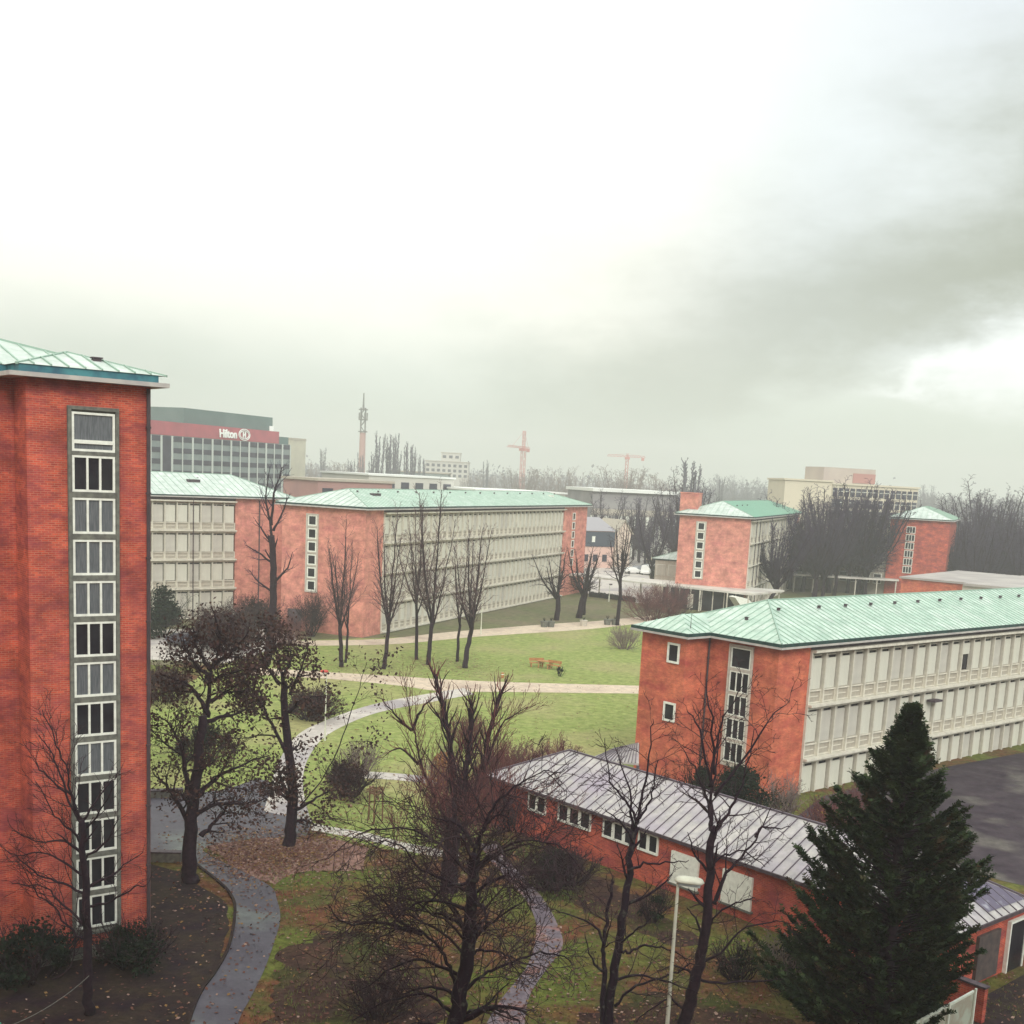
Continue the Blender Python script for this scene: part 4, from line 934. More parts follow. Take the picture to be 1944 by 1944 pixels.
# ------------------------------------------------------------------ trees
def unit(v):
    return v / (math.sqrt(float(v @ v)) + 1e-12)
class Tree:
    """collects limbs; thick ones go to the trunk mesh, thin ones to the twig mesh"""
    def __init__(s, seed, style):
        s.r = np.random.RandomState(seed); s.st = style; s.trunk = MB(); s.twig = MB(); s.tips = []; s.segs = 0
    def add(s, pts, rad, level):
        k = 9 if rad[0] > 0.18 else 6 if rad[0] > 0.07 else 4 if rad[0] > 0.03 else 3
        (s.trunk if rad[0] > s.st.get('split', 0.045) else s.twig).tube([tuple(p) for p in pts], list(rad), k, cap=rad[0] > 0.05)
    def shoot(s, p, d, L, r, level):
        """a wandering branch from p, then its children"""
        st = s.st; n = 5 if L > 1.2 else 4 if L > 0.5 else 3
        pts = [p]; d = unit(d); up = st['up'][min(level, len(st['up']) - 1)]
        wob = st.get('wob', 0.16)
        for i in range(n):
            d = unit(d + s.r.normal(0, wob, 3) + np.array([0, 0, up * (1 if st.get('droop') is None else (1 - st['droop'] * i))]))
            pts.append(pts[-1] + d * L / n)
        tip = max(st.get('tip', 0.006), r * 0.25)
        rad = np.linspace(r, tip, n + 1)
        s.add(pts, rad, level)
        s.tips.append(pts[-1])
        s.children(pts, rad, L, level)
    def children(s, pts, rad, L, level, dens=None, t0=None):
        st = s.st
        if level >= st['levels'] or L < st.get('minL', 0.18): return
        cnt = (dens if dens is not None else st['dens'][min(level, len(st['dens']) - 1)]) * L
        cnt = int(cnt) + (s.r.rand() < cnt - int(cnt))
        n = len(pts) - 1; t0 = st.get('t0', 0.25) if t0 is None else t0
        ang0 = s.r.rand() * 6.28
        for i in range(cnt):
            t = t0 + (1 - t0) * (i + s.r.rand()) / cnt
            f = t * n; j = min(int(f), n - 1); u = f - j
            p = pts[j] * (1 - u) + pts[j + 1] * u
            ax = unit(pts[j + 1] - pts[j])
            a = ang0 + i * 2.4 + s.r.normal(0, 0.4)
            q = np.cross(ax, [0.3, 0.2, 0.93]); q = unit(q); q2 = np.cross(ax, q)
            side = q * math.cos(a) + q2 * math.sin(a)
            sp = st['angle'][min(level, len(st['angle']) - 1)] * (0.8 + 0.4 * s.r.rand())
            d = ax * math.cos(sp) + side * math.sin(sp)
            rr = rad[j] * (1 - u) + rad[j + 1] * u
            l = st['ratio'][min(level, len(st['ratio']) - 1)] * L * (1.08 - 0.65 * t) * (0.7 + 0.6 * s.r.rand())
            l = min(l, st.get('maxL', 9)); 
            s.shoot(p, d, max(l, 0.15), max(rr * st.get('rr', 0.5), st.get('minr', 0.009)), level + 1)
    def limb(s, P, r0, r1, level=0, dens=None, t0=0.15, k=4):
        pts = smooth_line(P, k)
        jit = s.st.get('jit', 0.03)
        pts = [pts[0]] + [p + s.r.normal(0, jit, 3) for p in pts[1:]]
        n = len(pts); rad = r0 + (r1 - r0) * (np.arange(n) / (n - 1)) ** 0.8
        s.add(pts, rad, level)
        L = sum(np.linalg.norm(pts[i + 1] - pts[i]) for i in range(n - 1))
        s.children(pts, rad, min(L, s.st.get('capL', 5.5)), level, dens if dens is None else dens * max(1, L / min(L, s.st.get('capL', 5.5))), t0)
    def finish(s, name, loc, label, cat, group=None, mats=None, rz_=0, leaf=None, scale=1):
        o = empty(name, loc, rz_, label=label, cat=cat, group=group)
        if scale != 1: o.scale = (scale,) * 3
        mt, mw = mats or (M_bark, M_twig)
        if s.trunk.v: s.trunk.build('trunk', mt, o, smooth=True)
        if s.twig.v: s.twig.build('twigs', mw, o)
        if leaf:
            M, cnt, size, spread, zlo, zhi = leaf
            tips = [t for t in s.tips if zlo <= t[2] <= zhi]
            b = MB()
            for i in range(cnt if tips else 0):
                p = tips[s.r.randint(len(tips))] + s.r.normal(0, spread, 3)
                leaf_quad(b, s.r, p, size * s.r.uniform(0.6, 1.4))
            b.build('leaves', M, o)
        return o
def leaf_quad(b, r, p, sz):
    u = unit(r.normal(0, 1, 3)); v = unit(np.cross(u, r.normal(0, 1, 3)))
    a, c = u * sz * 0.5, v * sz * 0.38
    b.add([p - a, p + c * 0.9 - a * 0.1, p + a, p - c], [(0, 1, 2, 3)])

ST_open = dict(levels=4, dens=[2.4, 3.3, 4.2, 4.8], angle=[0.95, 0.85, 0.75, 0.7], ratio=[0.42, 0.5, 0.55, 0.5], up=[0.05, 0.08, 0.05, 0.02], wob=0.20, tip=0.006, minr=0.010, rr=0.52, maxL=3.2)
ST_arch = dict(levels=3, dens=[2.2, 3.2, 3.6], angle=[0.9, 0.8, 0.8], ratio=[0.52, 0.56, 0.55], up=[0.20, 0.12, 0.02], droop=0.75, wob=0.15, tip=0.006, minr=0.011, rr=0.5, maxL=2.6)
ST_up = dict(levels=4, dens=[1.9, 2.1, 2.6, 3.0], angle=[0.55, 0.6, 0.65, 0.7], ratio=[0.42, 0.45, 0.5, 0.5], up=[0.22, 0.16, 0.10, 0.05], wob=0.14, tip=0.010, minr=0.016, rr=0.5, maxL=5, split=0.06)
ST_whip = dict(levels=2, dens=[3.5, 3.0], angle=[0.55, 0.5], ratio=[0.38, 0.4], up=[0.20, 0.15], wob=0.10, tip=0.006, minr=0.010, rr=0.5, maxL=2.2)

# --- tree before the tower
T = Tree(11, dict(ST_open, up=[0.10, 0.10, 0.06, 0.03], dens=[2.4, 3.2, 3.6, 3.6], angle=[0.6, 0.6, 0.6, 0.6], maxL=1.8, levels=3))
sk = [[(0.02, 0.0, 0.01), (0.04, -0.14, 1.26), (0.08, -0.28, 2.76), (0.1, -0.43, 4.59), (0.08, -0.57, 6.03), (0.09, -0.71, 7.45)], [(-0.16, 0.0, 7.23), (-0.37, -0.14, 7.68), (-0.46, -0.28, 8.6), (-0.68, -0.42, 9.58), (-1.01, -0.57, 10.53), (-1.23, -0.71, 11.28)], [(-0.36, 0.0, 7.64), (-0.85, 0.08, 8.63), (-1.27, 0.16, 9.55), (-1.72, 0.23, 10.19)], [(-0.16, 0.0, 7.23), (0.34, 0.3, 8.08), (0.72, 0.6, 8.57), (0.86, 0.91, 8.85)], [(-0.1, 0.0, 6.19), (-0.38, -0.33, 6.97), (-0.88, -0.66, 7.59), (-1.36, -0.99, 8.81)], [(-0.11, 0.0, 5.98), (-0.94, 0.27, 6.34), (-2.07, 0.53, 6.23), (-2.99, 0.8, 6.49)], [(-0.05, 0.0, 4.57), (-0.86, -0.02, 4.89), (-1.72, -0.03, 5.2), (-2.38, -0.05, 5.73), (-3.04, -0.07, 6.16)], [(-0.03, 0.0, 2.78), (-0.67, 0.17, 3.04), (-1.34, 0.34, 3.88), (-1.95, 0.51, 4.21), (-2.56, 0.68, 5.2)], [(-0.05, 0.0, 4.78), (0.6, 0.28, 5.07), (1.13, 0.56, 5.51), (1.69, 0.84, 5.87)], [(-0.02, 0.0, 4.07), (0.9, 0.0, 4.34), (1.64, 0.01, 4.87), (2.05, 0.01, 4.96)], [(-0.07, 0.0, 5.84), (0.77, -0.2, 6.65), (1.25, -0.4, 7.63)], [(-0.13, 0.0, 6.89), (0.61, -0.47, 7.75), (1.3, -0.94, 8.87)], [(-0.15, 0.0, 7.02), (-0.85, 0.06, 8.22), (-1.53, 0.13, 8.85), (-1.95, 0.19, 9.43)], [(-0.03, 0.0, 3.36), (-0.93, 0.17, 4.03), (-1.68, 0.34, 4.58), (-2.91, 0.51, 4.59)], [(-0.06, 0.0, 5.14), (-0.81, -0.1, 5.76), (-1.58, -0.19, 6.03), (-2.62, -0.29, 5.87)]]
T.limb(sk[0], 0.20, 0.10, dens=0.6, t0=0.4)
for L_ in sk[1:]: T.limb(L_, 0.055, 0.014, level=1, dens=3.2)
T.finish('bare_tree', (-14.67, 40.93, 0), 'bare tree growing right in front of the red tower with fans of thin twigs', 'tree')

# --- big dark tree right of tower
T = Tree(12, dict(ST_open, dens=[3.2, 3.8, 4.6, 4.6], maxL=3.8, capL=5.5))
sk = [[(0.0, 0.0, 0.0), (-0.13, -0.05, 0.87), (0.01, -0.1, 2.59), (0.13, -0.14, 4.01), (0.39, -0.19, 6.35), (0.57, -0.24, 8.19)]] + [[(0.71, 0.0, 8.1), (0.78, -0.04, 8.99), (0.84, -0.08, 9.81), (0.89, -0.12, 10.36), (1.26, -0.16, 11.13), (1.58, -0.2, 11.9), (1.69, -0.24, 12.55)], [(0.85, 0.0, 10.34), (0.4, 0.29, 10.81), (0.0, 0.58, 11.45), (-0.3, 0.86, 12.31)], [(0.83, 0.0, 9.9), (0.39, 0.13, 10.29), (-0.01, 0.26, 10.57), (-0.43, 0.39, 11.18), (-0.63, 0.51, 11.91)], [(0.71, 0.0, 8.76), (1.11, 0.09, 9.03), (1.62, 0.17, 9.26), (2.4, 0.26, 9.4), (2.97, 0.34, 9.57)], [(0.96, 0.0, 10.61), (1.61, -0.29, 11.06), (2.3, -0.57, 11.67), (2.88, -0.86, 12.48)], [(1.22, 0.0, 11.11), (1.35, -0.15, 11.78), (1.17, -0.29, 12.53), (0.99, -0.44, 13.33)], [(0.71, 0.0, 8.32), (0.21, -0.16, 9.25), (-0.23, -0.31, 9.74), (-0.77, -0.47, 9.9), (-1.35, -0.63, 10.22)], [(0.61, 0.0, 7.77), (1.28, 0.31, 8.07), (1.85, 0.63, 8.15), (2.42, 0.94, 8.5)], [(0.67, 0.0, 9.68), (1.41, -0.3, 10.14), (2.11, -0.6, 10.39), (2.91, -0.91, 10.69)]] + [[(-0.16, 0.0, 3.86), (-0.38, -0.06, 6.0), (-0.63, -0.12, 6.92), (-1.06, -0.18, 7.73), (-1.71, -0.24, 8.07)], [(0.44, 0.0, 2.3), (0.82, 0.29, 2.71), (1.38, 0.58, 3.41), (1.9, 0.86, 4.16)], [(0.29, 0.0, 4.26), (0.93, 0.13, 5.0), (1.62, 0.26, 5.47), (2.58, 0.39, 5.95), (3.45, 0.51, 6.25)], [(0.16, 0.0, 3.32), (1.13, 0.11, 3.9), (2.46, 0.23, 3.94), (3.52, 0.34, 4.24)], [(-0.15, 0.0, 2.93), (-0.84, -0.29, 4.46), (-1.3, -0.57, 5.07), (-1.57, -0.86, 5.49)]]
T.limb(sk[0], 0.42, 0.20, dens=0.5, t0=0.4)
for i, L_ in enumerate(sk[1:]): T.limb(L_, 0.13 if i < 9 else 0.15, 0.02, level=1, dens=3.0)
T.finish('bare_tree', (-14.85, 55.28, 0), 'big dark tree with forked crown and few dead leaves, next to the tower', 'tree', leaf=(M_leafd, 5200, 0.16, 0.28, 2, 30))

# --- second dark tree with clustered dead leaves
T = Tree(13, dict(ST_open, dens=[3.0, 3.6, 4.2, 4.2], maxL=3.2, capL=5))
sk = [[(0.01, 0.0, -0.05), (0.08, 0.05, 0.83), (0.13, 0.1, 2.9), (-0.1, 0.15, 4.94), (-0.35, 0.2, 6.96), (-0.49, 0.25, 8.77)]] + [[(-0.39, 0.0, 8.65), (-0.73, 0.08, 9.88), (-1.0, 0.17, 10.75), (-1.2, 0.25, 11.38)], [(-0.08, 0.0, 4.83), (-0.99, -0.11, 6.58), (-1.58, -0.21, 7.78), (-2.04, -0.32, 8.44), (-2.44, -0.42, 8.91)], [(-0.08, 0.0, 8.12), (0.22, 0.17, 9.01), (0.59, 0.34, 9.91), (0.72, 0.51, 10.85)], [(-0.46, 0.0, 9.0), (-0.16, 0.23, 9.88), (-0.28, 0.45, 10.69)], [(-0.63, 0.0, 8.69), (-1.39, 0.45, 9.42), (-1.98, 0.91, 10.29)], [(-0.13, 0.0, 7.21), (0.48, -0.13, 7.69), (1.09, -0.26, 8.11), (1.76, -0.39, 8.17)]] + [[(0.37, 0.0, 2.01), (1.05, 0.08, 2.44), (1.73, 0.17, 2.86), (2.46, 0.25, 3.32)], [(0.57, 0.0, 2.23), (1.65, -0.08, 3.65), (2.43, -0.17, 5.15), (3.08, -0.25, 7.23), (3.54, -0.34, 8.78), (3.89, -0.42, 10.1)], [(0.11, 0.0, 2.31), (-0.6, 0.26, 2.82), (-1.47, 0.51, 3.13)], [(0.18, 0.0, 1.37), (0.85, 0.23, 1.34), (1.42, 0.45, 0.99)]]
T.limb(sk[0], 0.36, 0.17, dens=0.5, t0=0.3)
for i, L_ in enumerate(sk[1:]):
    whip = i == 7
    T.limb(L_, 0.05 if whip else 0.12, 0.012 if whip else 0.02, level=2 if whip else 1, dens=0.9 if whip else 2.3)
T.finish('bare_tree', (-11.4, 61.6, 0), 'dark tree with dead leaf clumps and a long whip branch reaching right', 'tree', leaf=(M_leafd, 6200, 0.18, 0.32, 1, 30))

# --- tall tree before the left block
T = Tree(14, dict(ST_up, levels=3, maxL=4))
sk = [[(-0.02, 0.0, -0.0), (0.55, -0.15, 4.81), (0.6, -0.31, 8.34), (0.59, -0.46, 10.95), (0.42, -0.61, 12.85)], [(0.33, 0.0, 12.64), (0.03, -0.16, 14.87), (-0.25, -0.32, 16.23), (-0.12, -0.48, 17.77), (0.14, -0.64, 19.14)], [(0.27, 0.0, 13.85), (0.49, -0.07, 16.94), (0.95, -0.14, 18.33), (1.28, -0.21, 19.53)], [(0.46, 0.0, 13.34), (1.34, -0.23, 15.11), (1.86, -0.45, 16.85)], [(0.51, 0.0, 10.05), (-1.11, 0.15, 11.17), (-2.37, 0.29, 11.8)], [(0.54, 0.0, 8.31), (1.96, -0.22, 9.79), (2.49, -0.45, 11.4)], [(0.65, 0.0, 7.26), (-0.88, 0.14, 8.22), (-1.98, 0.28, 9.38)], [(0.4, 0.0, 11.78), (-0.52, -0.29, 13.3), (-1.17, -0.57, 14.31)]]
T.limb(sk[0], 0.42, 0.28, dens=0.4, t0=0.4)
for L_ in sk[1:]: T.limb(L_, 0.15, 0.03, level=1, dens=1.7)
T.finish('bare_tree', (-24.56, 118.87, 0), 'tall bare tree rising between the two long blocks with open forked top above their roofs', 'tree', mats=(M_bark, M_twigf))

# --- big arching tree, lower centre
T = Tree(15, dict(ST_arch, levels=4, dens=[2.8, 3.4, 3.4, 3.0]))
sk = [[(-0.0, 0.0, 0.04), (0.02, -0.03, 1.93), (0.16, -0.06, 3.59), (0.3, -0.08, 4.72), (0.41, -0.11, 6.23), (0.47, -0.14, 7.42), (0.45, -0.17, 8.3), (0.46, -0.2, 8.95)], [(0.46, 0.0, 8.88), (0.6, -0.08, 9.44), (0.88, -0.15, 9.96), (1.12, -0.23, 10.24), (1.4, -0.31, 10.15), (1.49, -0.39, 9.78)], [(0.45, 0.0, 9.12), (0.2, 0.02, 9.56), (-0.11, 0.04, 9.83), (-0.65, 0.06, 9.95), (-0.99, 0.08, 10.02)], [(0.55, 0.0, 9.21), (0.8, -0.05, 10.01), (1.18, -0.1, 10.64), (1.73, -0.14, 11.2), (2.26, -0.19, 11.5), (2.78, -0.24, 11.61)], [(0.5, 0.0, 8.48), (0.85, 0.21, 8.78), (1.18, 0.43, 8.67), (1.46, 0.64, 8.26), (1.56, 0.85, 7.83)], [(0.36, 0.0, 7.95), (-0.22, -0.13, 7.96), (-0.75, -0.27, 7.46), (-1.17, -0.4, 7.19)], [(0.37, 0.0, 7.77), (-0.29, 0.1, 8.05), (-1.04, 0.19, 8.27), (-1.75, 0.29, 8.97), (-2.55, 0.39, 8.95)], [(0.42, 0.0, 6.0), (0.79, 0.06, 6.48), (1.27, 0.12, 6.95), (1.76, 0.17, 7.31), (2.15, 0.23, 7.44)], [(0.1, 0.0, 4.85), (-0.18, -0.09, 5.59), (-0.71, -0.17, 6.31), (-1.27, -0.26, 6.61), (-1.82, -0.35, 6.55), (-2.36, -0.44, 6.21), (-2.72, -0.52, 5.58)], [(-1.18, 0.0, 6.5), (-1.71, 0.15, 6.72), (-2.2, 0.3, 7.29), (-2.56, 0.45, 7.45)], [(-0.95, 0.0, 6.35), (-2.14, -0.05, 6.67), (-3.26, -0.1, 6.65), (-3.77, -0.16, 7.2)], [(0.35, 0.0, 5.52), (0.7, 0.14, 5.84), (1.27, 0.27, 5.83), (1.91, 0.41, 5.49), (2.64, 0.54, 5.22)], [(0.34, 0.0, 4.62), (0.91, 0.15, 5.07), (1.57, 0.3, 5.4), (2.41, 0.46, 5.74), (3.17, 0.61, 5.66), (3.71, 0.76, 5.32)], [(0.18, 0.0, 4.37), (-0.44, 0.09, 4.63), (-1.24, 0.17, 4.49), (-2.2, 0.26, 3.94)], [(0.14, 0.0, 3.82), (-0.64, -0.18, 4.47), (-1.64, -0.36, 4.5), (-2.94, -0.54, 3.73)], [(0.29, 0.0, 3.77), (0.96, -0.2, 4.2), (1.64, -0.4, 4.21), (2.23, -0.59, 3.8)], [(0.42, 0.0, 7.13), (-0.2, -0.14, 7.44), (-0.97, -0.29, 7.45), (-1.66, -0.43, 7.06), (-1.9, -0.57, 6.4)], [(0.43, 0.0, 7.6), (1.0, -0.17, 8.16), (1.55, -0.35, 8.36), (2.06, -0.52, 8.05), (2.25, -0.69, 7.54)], [(0.4, 0.0, 6.48), (-0.19, 0.18, 6.85), (-0.78, 0.36, 6.93), (-1.48, 0.54, 7.24), (-1.96, 0.71, 7.21)], [(0.26, 0.0, 5.1), (-0.46, -0.03, 5.43), (-1.37, -0.06, 5.51), (-2.19, -0.09, 5.0), (-2.63, -0.12, 4.51)], [(0.09, 0.0, 3.15), (-0.6, -0.22, 3.65), (-1.54, -0.45, 3.52), (-2.23, -0.67, 2.99)], [(0.13, 0.0, 2.84), (0.88, 0.03, 3.36), (1.97, 0.07, 3.28), (2.74, 0.1, 2.75)]]
T.limb(sk[0], 0.34, 0.13, dens=0.5, t0=0.3)
for L_ in sk[1:]: T.limb(L_, 0.065, 0.014, level=1, dens=3.8)
trk = smooth_line(sk[0], 6)
for i in range(15):
    j = int(T.r.uniform(0.18, 0.95) * (len(trk) - 1)); p = trk[j]; a = T.r.rand() * 6.28; L = T.r.uniform(2.2, 4.6); c_, s_ = math.cos(a), math.sin(a)
    T.limb([tuple(p), (p[0] + c_ * L * 0.35, p[1] + s_ * L * 0.35, p[2] + L * 0.32), (p[0] + c_ * L * 0.75, p[1] + s_ * L * 0.75, p[2] + L * 0.38), (p[0] + c_ * L * 1.05, p[1] + s_ * L * 1.05, p[2] + L * 0.18)], 0.045, 0.012, level=1, dens=3.2)
T.finish('bare_tree', (-1.34, 34.22, 0), 'large bare tree low in the centre foreground with long arching branches to both sides', 'tree', mats=(M_barkg, M_twig))

# --- pollarded tree behind it
T = Tree(16, dict(ST_whip, levels=3, dens=[3.5, 3.0, 2.4], maxL=2.4))
sk = [[(0.01, 0.0, -0.03), (0.01, -0.07, 1.06), (0.03, -0.13, 2.21), (0.18, -0.2, 3.56)], [(0.18, 0.0, 3.31), (-0.05, 0.16, 5.49), (-0.3, 0.32, 7.39), (-0.53, 0.47, 8.26), (-0.87, 0.63, 9.59), (-1.09, 0.79, 10.37)], [(0.43, 0.0, 3.79), (0.57, -0.1, 5.96), (0.72, -0.2, 8.28), (0.62, -0.3, 9.43)], [(0.75, 0.0, 3.9), (1.2, 0.19, 5.37), (1.49, 0.38, 7.1), (1.84, 0.57, 9.01), (2.04, 0.76, 9.79)], [(1.24, 0.0, 5.05), (1.57, -0.12, 6.57), (2.0, -0.24, 8.09), (2.67, -0.36, 8.87), (3.74, -0.48, 9.49)], [(-0.23, 0.0, 3.48), (-0.91, -0.11, 4.78), (-1.41, -0.22, 5.89), (-1.69, -0.34, 6.82), (-1.99, -0.45, 8.01), (-2.3, -0.56, 9.46), (-2.48, -0.67, 10.45)], [(-2.0, 0.0, 7.82), (-1.78, 0.0, 8.66), (-1.28, 0.01, 9.32), (-0.75, 0.01, 9.52)], [(-2.07, 0.0, 7.82), (-2.81, -0.44, 8.6), (-3.58, -0.87, 9.54)], [(-0.11, 0.0, 2.64), (-0.7, 0.01, 3.82), (-1.37, 0.02, 4.9), (-2.03, 0.03, 5.42)], [(-1.69, 0.0, 6.19), (-2.65, 0.33, 6.89), (-3.48, 0.65, 6.31)], [(0.51, 0.0, 3.14), (1.44, -0.1, 4.53), (1.93, -0.2, 5.69), (2.05, -0.29, 7.01)]]
T.limb(sk[0], 0.46, 0.36, dens=0.0)
for i, L_ in enumerate(sk[1:]):
    thick = i in (0, 1, 2)
    T.limb(L_, 0.165 if thick else 0.085, 0.085 if thick else 0.012, level=0, dens=5.0 if thick else 5.0, t0=0.05)
p0 = np.array(sk[0][-1], float)
for i in range(140):
    a = T.r.rand() * 6.28; e = T.r.uniform(-0.1, 1.35)
    d = np.array([math.cos(a) * math.cos(e), math.sin(a) * math.cos(e), math.sin(e)])
    T.shoot(p0 + T.r.normal(0, 1, 3) * np.array([1.5, 1.5, 0.8]) + np.array([0.4, 0, 0.0]), d, T.r.uniform(0.9, 3.4), 0.020, 0)
T.finish('pollarded_tree', (-2.55, 55.87, 0), 'pollarded tree with thick cut stubs and reddish shoots, behind the arching foreground tree', 'tree', mats=(M_bark, M_twigr))

# --- twin-stemmed tree before the annex
T = Tree(17, dict(ST_open, levels=4, dens=[2.2, 2.8, 3.2, 3.2], maxL=2.2, up=[0.16, 0.10, 0.05, 0.0]))
sk = [[(0.01, 0.0, 0.0), (0.02, 0.11, 0.84), (0.07, 0.21, 2.5), (0.21, 0.32, 3.88), (0.34, 0.42, 5.24), (0.43, 0.53, 6.32), (0.44, 0.64, 7.28), (0.56, 0.74, 7.97)], [(0.47, 0.0, 8.18), (0.62, 0.13, 9.18), (0.77, 0.25, 10.22), (0.83, 0.38, 11.26), (0.84, 0.51, 11.92)], [(0.48, 0.0, 8.13), (0.32, -0.04, 8.67), (-0.27, -0.08, 9.45), (-0.58, -0.12, 9.98), (-0.82, -0.16, 11.29)], [(0.38, 0.0, 8.02), (0.18, 0.49, 9.33), (-0.35, 0.98, 10.8)], [(-0.03, 0.0, 0.03), (-0.16, 0.04, 0.86), (-0.26, 0.09, 2.54), (-0.36, 0.13, 3.36), (-0.3, 0.18, 4.18), (-0.23, 0.22, 5.56), (-0.2, 0.27, 6.1)], [(0.23, 0.0, 3.89), (0.61, -0.2, 4.38), (1.02, -0.41, 4.87), (1.58, -0.61, 5.52)], [(0.28, 0.0, 3.59), (0.57, 0.03, 3.59), (1.04, 0.07, 3.85), (1.74, 0.1, 3.76), (2.4, 0.14, 3.51), (3.06, 0.17, 3.27)], [(0.13, 0.0, 2.54), (0.71, -0.21, 2.78), (1.32, -0.43, 2.85), (2.09, -0.64, 2.76), (2.97, -0.85, 2.57)], [(0.17, 0.0, 1.52), (0.86, -0.09, 2.39), (1.88, -0.17, 2.82), (2.68, -0.26, 3.32), (3.39, -0.34, 3.43)], [(-0.34, 0.0, 3.75), (-0.74, 0.19, 4.43), (-1.49, 0.39, 4.65), (-2.3, 0.58, 4.82)], [(0.4, 0.0, 6.58), (0.81, -0.07, 6.88), (1.58, -0.15, 6.96), (2.4, -0.22, 7.09)], [(0.49, 0.0, 8.29), (0.75, 0.02, 8.78), (1.0, 0.04, 9.6), (1.04, 0.07, 10.55)], [(-0.28, 0.0, 2.8), (-0.8, -0.19, 3.3), (-1.09, -0.38, 4.36)], [(0.41, 0.0, 7.59), (-0.09, -0.33, 8.41), (-0.66, -0.65, 8.9)]]
T.limb(sk[0], 0.20, 0.10, dens=0.5, t0=0.5); T.limb(sk[4], 0.12, 0.05, dens=0.8, t0=0.5)
for i, L_ in enumerate(sk[1:]):
    if i == 3: continue
    T.limb(L_, 0.062, 0.013, level=1, dens=2.3)
T.finish('bare_tree', (4.06, 40.53, 0), 'twin-stemmed bare tree just left of the street lamp', 'tree', mats=(M_barkg, M_twig))

# --- tree right of the lamp
T = Tree(18, dict(ST_open, levels=4, dens=[2.2, 2.8, 3.2, 3.2], maxL=2.4, up=[0.16, 0.10, 0.05, 0.0]))
sk = [[(0.0, 0.0, 0.0), (0.05, -0.04, 1.2), (0.22, -0.08, 2.36), (0.42, -0.12, 3.78), (0.53, -0.16, 4.9), (0.52, -0.19, 6.28), (0.47, -0.23, 7.63), (0.41, -0.27, 8.44)], [(0.45, 0.0, 8.36), (0.39, 0.2, 8.94), (0.3, 0.41, 9.31), (-0.19, 0.61, 10.3), (-0.68, 0.82, 10.97)], [(0.76, 0.0, 5.62), (1.09, 0.21, 6.55), (1.64, 0.41, 7.22), (2.24, 0.62, 8.05), (2.64, 0.83, 9.05)], [(2.01, 0.0, 8.1), (2.24, 0.21, 8.39), (2.8, 0.41, 8.36), (3.34, 0.62, 8.37)], [(0.52, 0.0, 8.04), (0.87, 0.2, 8.54), (1.27, 0.4, 9.25), (1.62, 0.61, 10.5), (1.81, 0.81, 11.74)], [(0.46, 0.0, 8.25), (0.42, 0.31, 9.23), (0.59, 0.62, 10.34), (0.7, 0.94, 11.55)], [(0.44, 0.0, 4.5), (0.11, -0.07, 5.12), (-0.24, -0.14, 5.51)], [(0.51, 0.0, 3.4), (1.32, 0.08, 4.02), (1.81, 0.16, 4.63), (2.85, 0.24, 4.98), (3.58, 0.31, 4.96)], [(0.48, 0.0, 2.84), (1.4, -0.05, 2.74), (2.95, -0.1, 3.02), (3.67, -0.14, 3.13)], [(0.11, 0.0, 1.7), (-0.66, -0.04, 2.01), (-1.71, -0.09, 1.13)], [(0.55, 0.0, 7.02), (1.08, 0.25, 7.35), (1.75, 0.5, 7.41), (2.58, 0.75, 6.83)], [(0.53, 0.0, 4.56), (0.87, -0.14, 5.3), (1.63, -0.29, 5.88), (2.1, -0.43, 6.07)], [(0.54, 0.0, 6.75), (-0.04, 0.08, 7.34), (-0.29, 0.16, 8.06)], [(0.34, 0.0, 2.89), (-0.32, 0.04, 3.28), (-1.03, 0.08, 3.0)]] + [[(0.29, 0.0, 9.78), (0.4, -0.09, 11.4), (0.66, -0.18, 12.55), (1.2, -0.27, 13.59)], [(0.38, 0.0, 9.78), (-0.15, 0.41, 11.71), (-0.58, 0.82, 12.29)], [(0.48, 0.0, 9.48), (1.46, 0.28, 10.76), (2.29, 0.55, 12.19), (2.96, 0.83, 12.78)], [(0.42, 0.0, 10.24), (0.17, 0.31, 12.13), (-0.03, 0.62, 13.42)]]
T.limb(sk[0], 0.26, 0.12, dens=0.5, t0=0.5)
for i, L_ in enumerate(sk[1:]): T.limb(L_, 0.09 if i in (0, 1, 3, 4) else 0.06, 0.013, level=1, dens=2.2)
T.finish('bare_tree', (6.63, 40.21, 0), 'tall leaning bare tree just right of the street lamp, crown against the near brick block', 'tree', mats=(M_bark, M_twig))

# --- procedural upright trees of the lawn
def upright(seed, X, Y, h, label, r0=0.24, fork=0.28, lean=0.0, n_l=6, spread=0.34, group=None, mats=None, levels=3, style=None, name='bare_tree', dens=1.6):
    T = Tree(seed, dict(style or ST_up, levels=levels)); R = T.r
    top = np.array([lean * h, R.normal(0, 0.03) * h, h * fork])
    T.limb([(0, 0, 0), tuple(top * 0.5 + R.normal(0, 0.08, 3)), tuple(top)], r0, r0 * 0.72, dens=0.0)
    for i in range(n_l):
        a = 6.28 * i / n_l + R.uniform(-0.5, 0.5); s_ = spread * h * R.uniform(0.35, 1.0) * (0.25 if i == 0 else 1)
        f_ = R.uniform(0.0, 0.35) if i else 0
        st = top * (1 - f_ * 0.6)
        hh = h * R.uniform(0.75, 1.0) if i else h
        mid = st + np.array([math.cos(a) * s_ * 0.55, math.sin(a) * s_ * 0.55, (hh - st[2]) * 0.42])
        end = st + np.array([math.cos(a) * s_ + lean * h * 0.4, math.sin(a) * s_, hh - st[2]])
        T.limb([tuple(st), tuple(mid), tuple(end)], r0 * (0.50 if i else 0.62), 0.025, level=1, dens=dens)
    return T.finish(name, (X, Y, 0), label, 'tree', group, mats)
GL = 'bare trees in front of the long ribbed block'
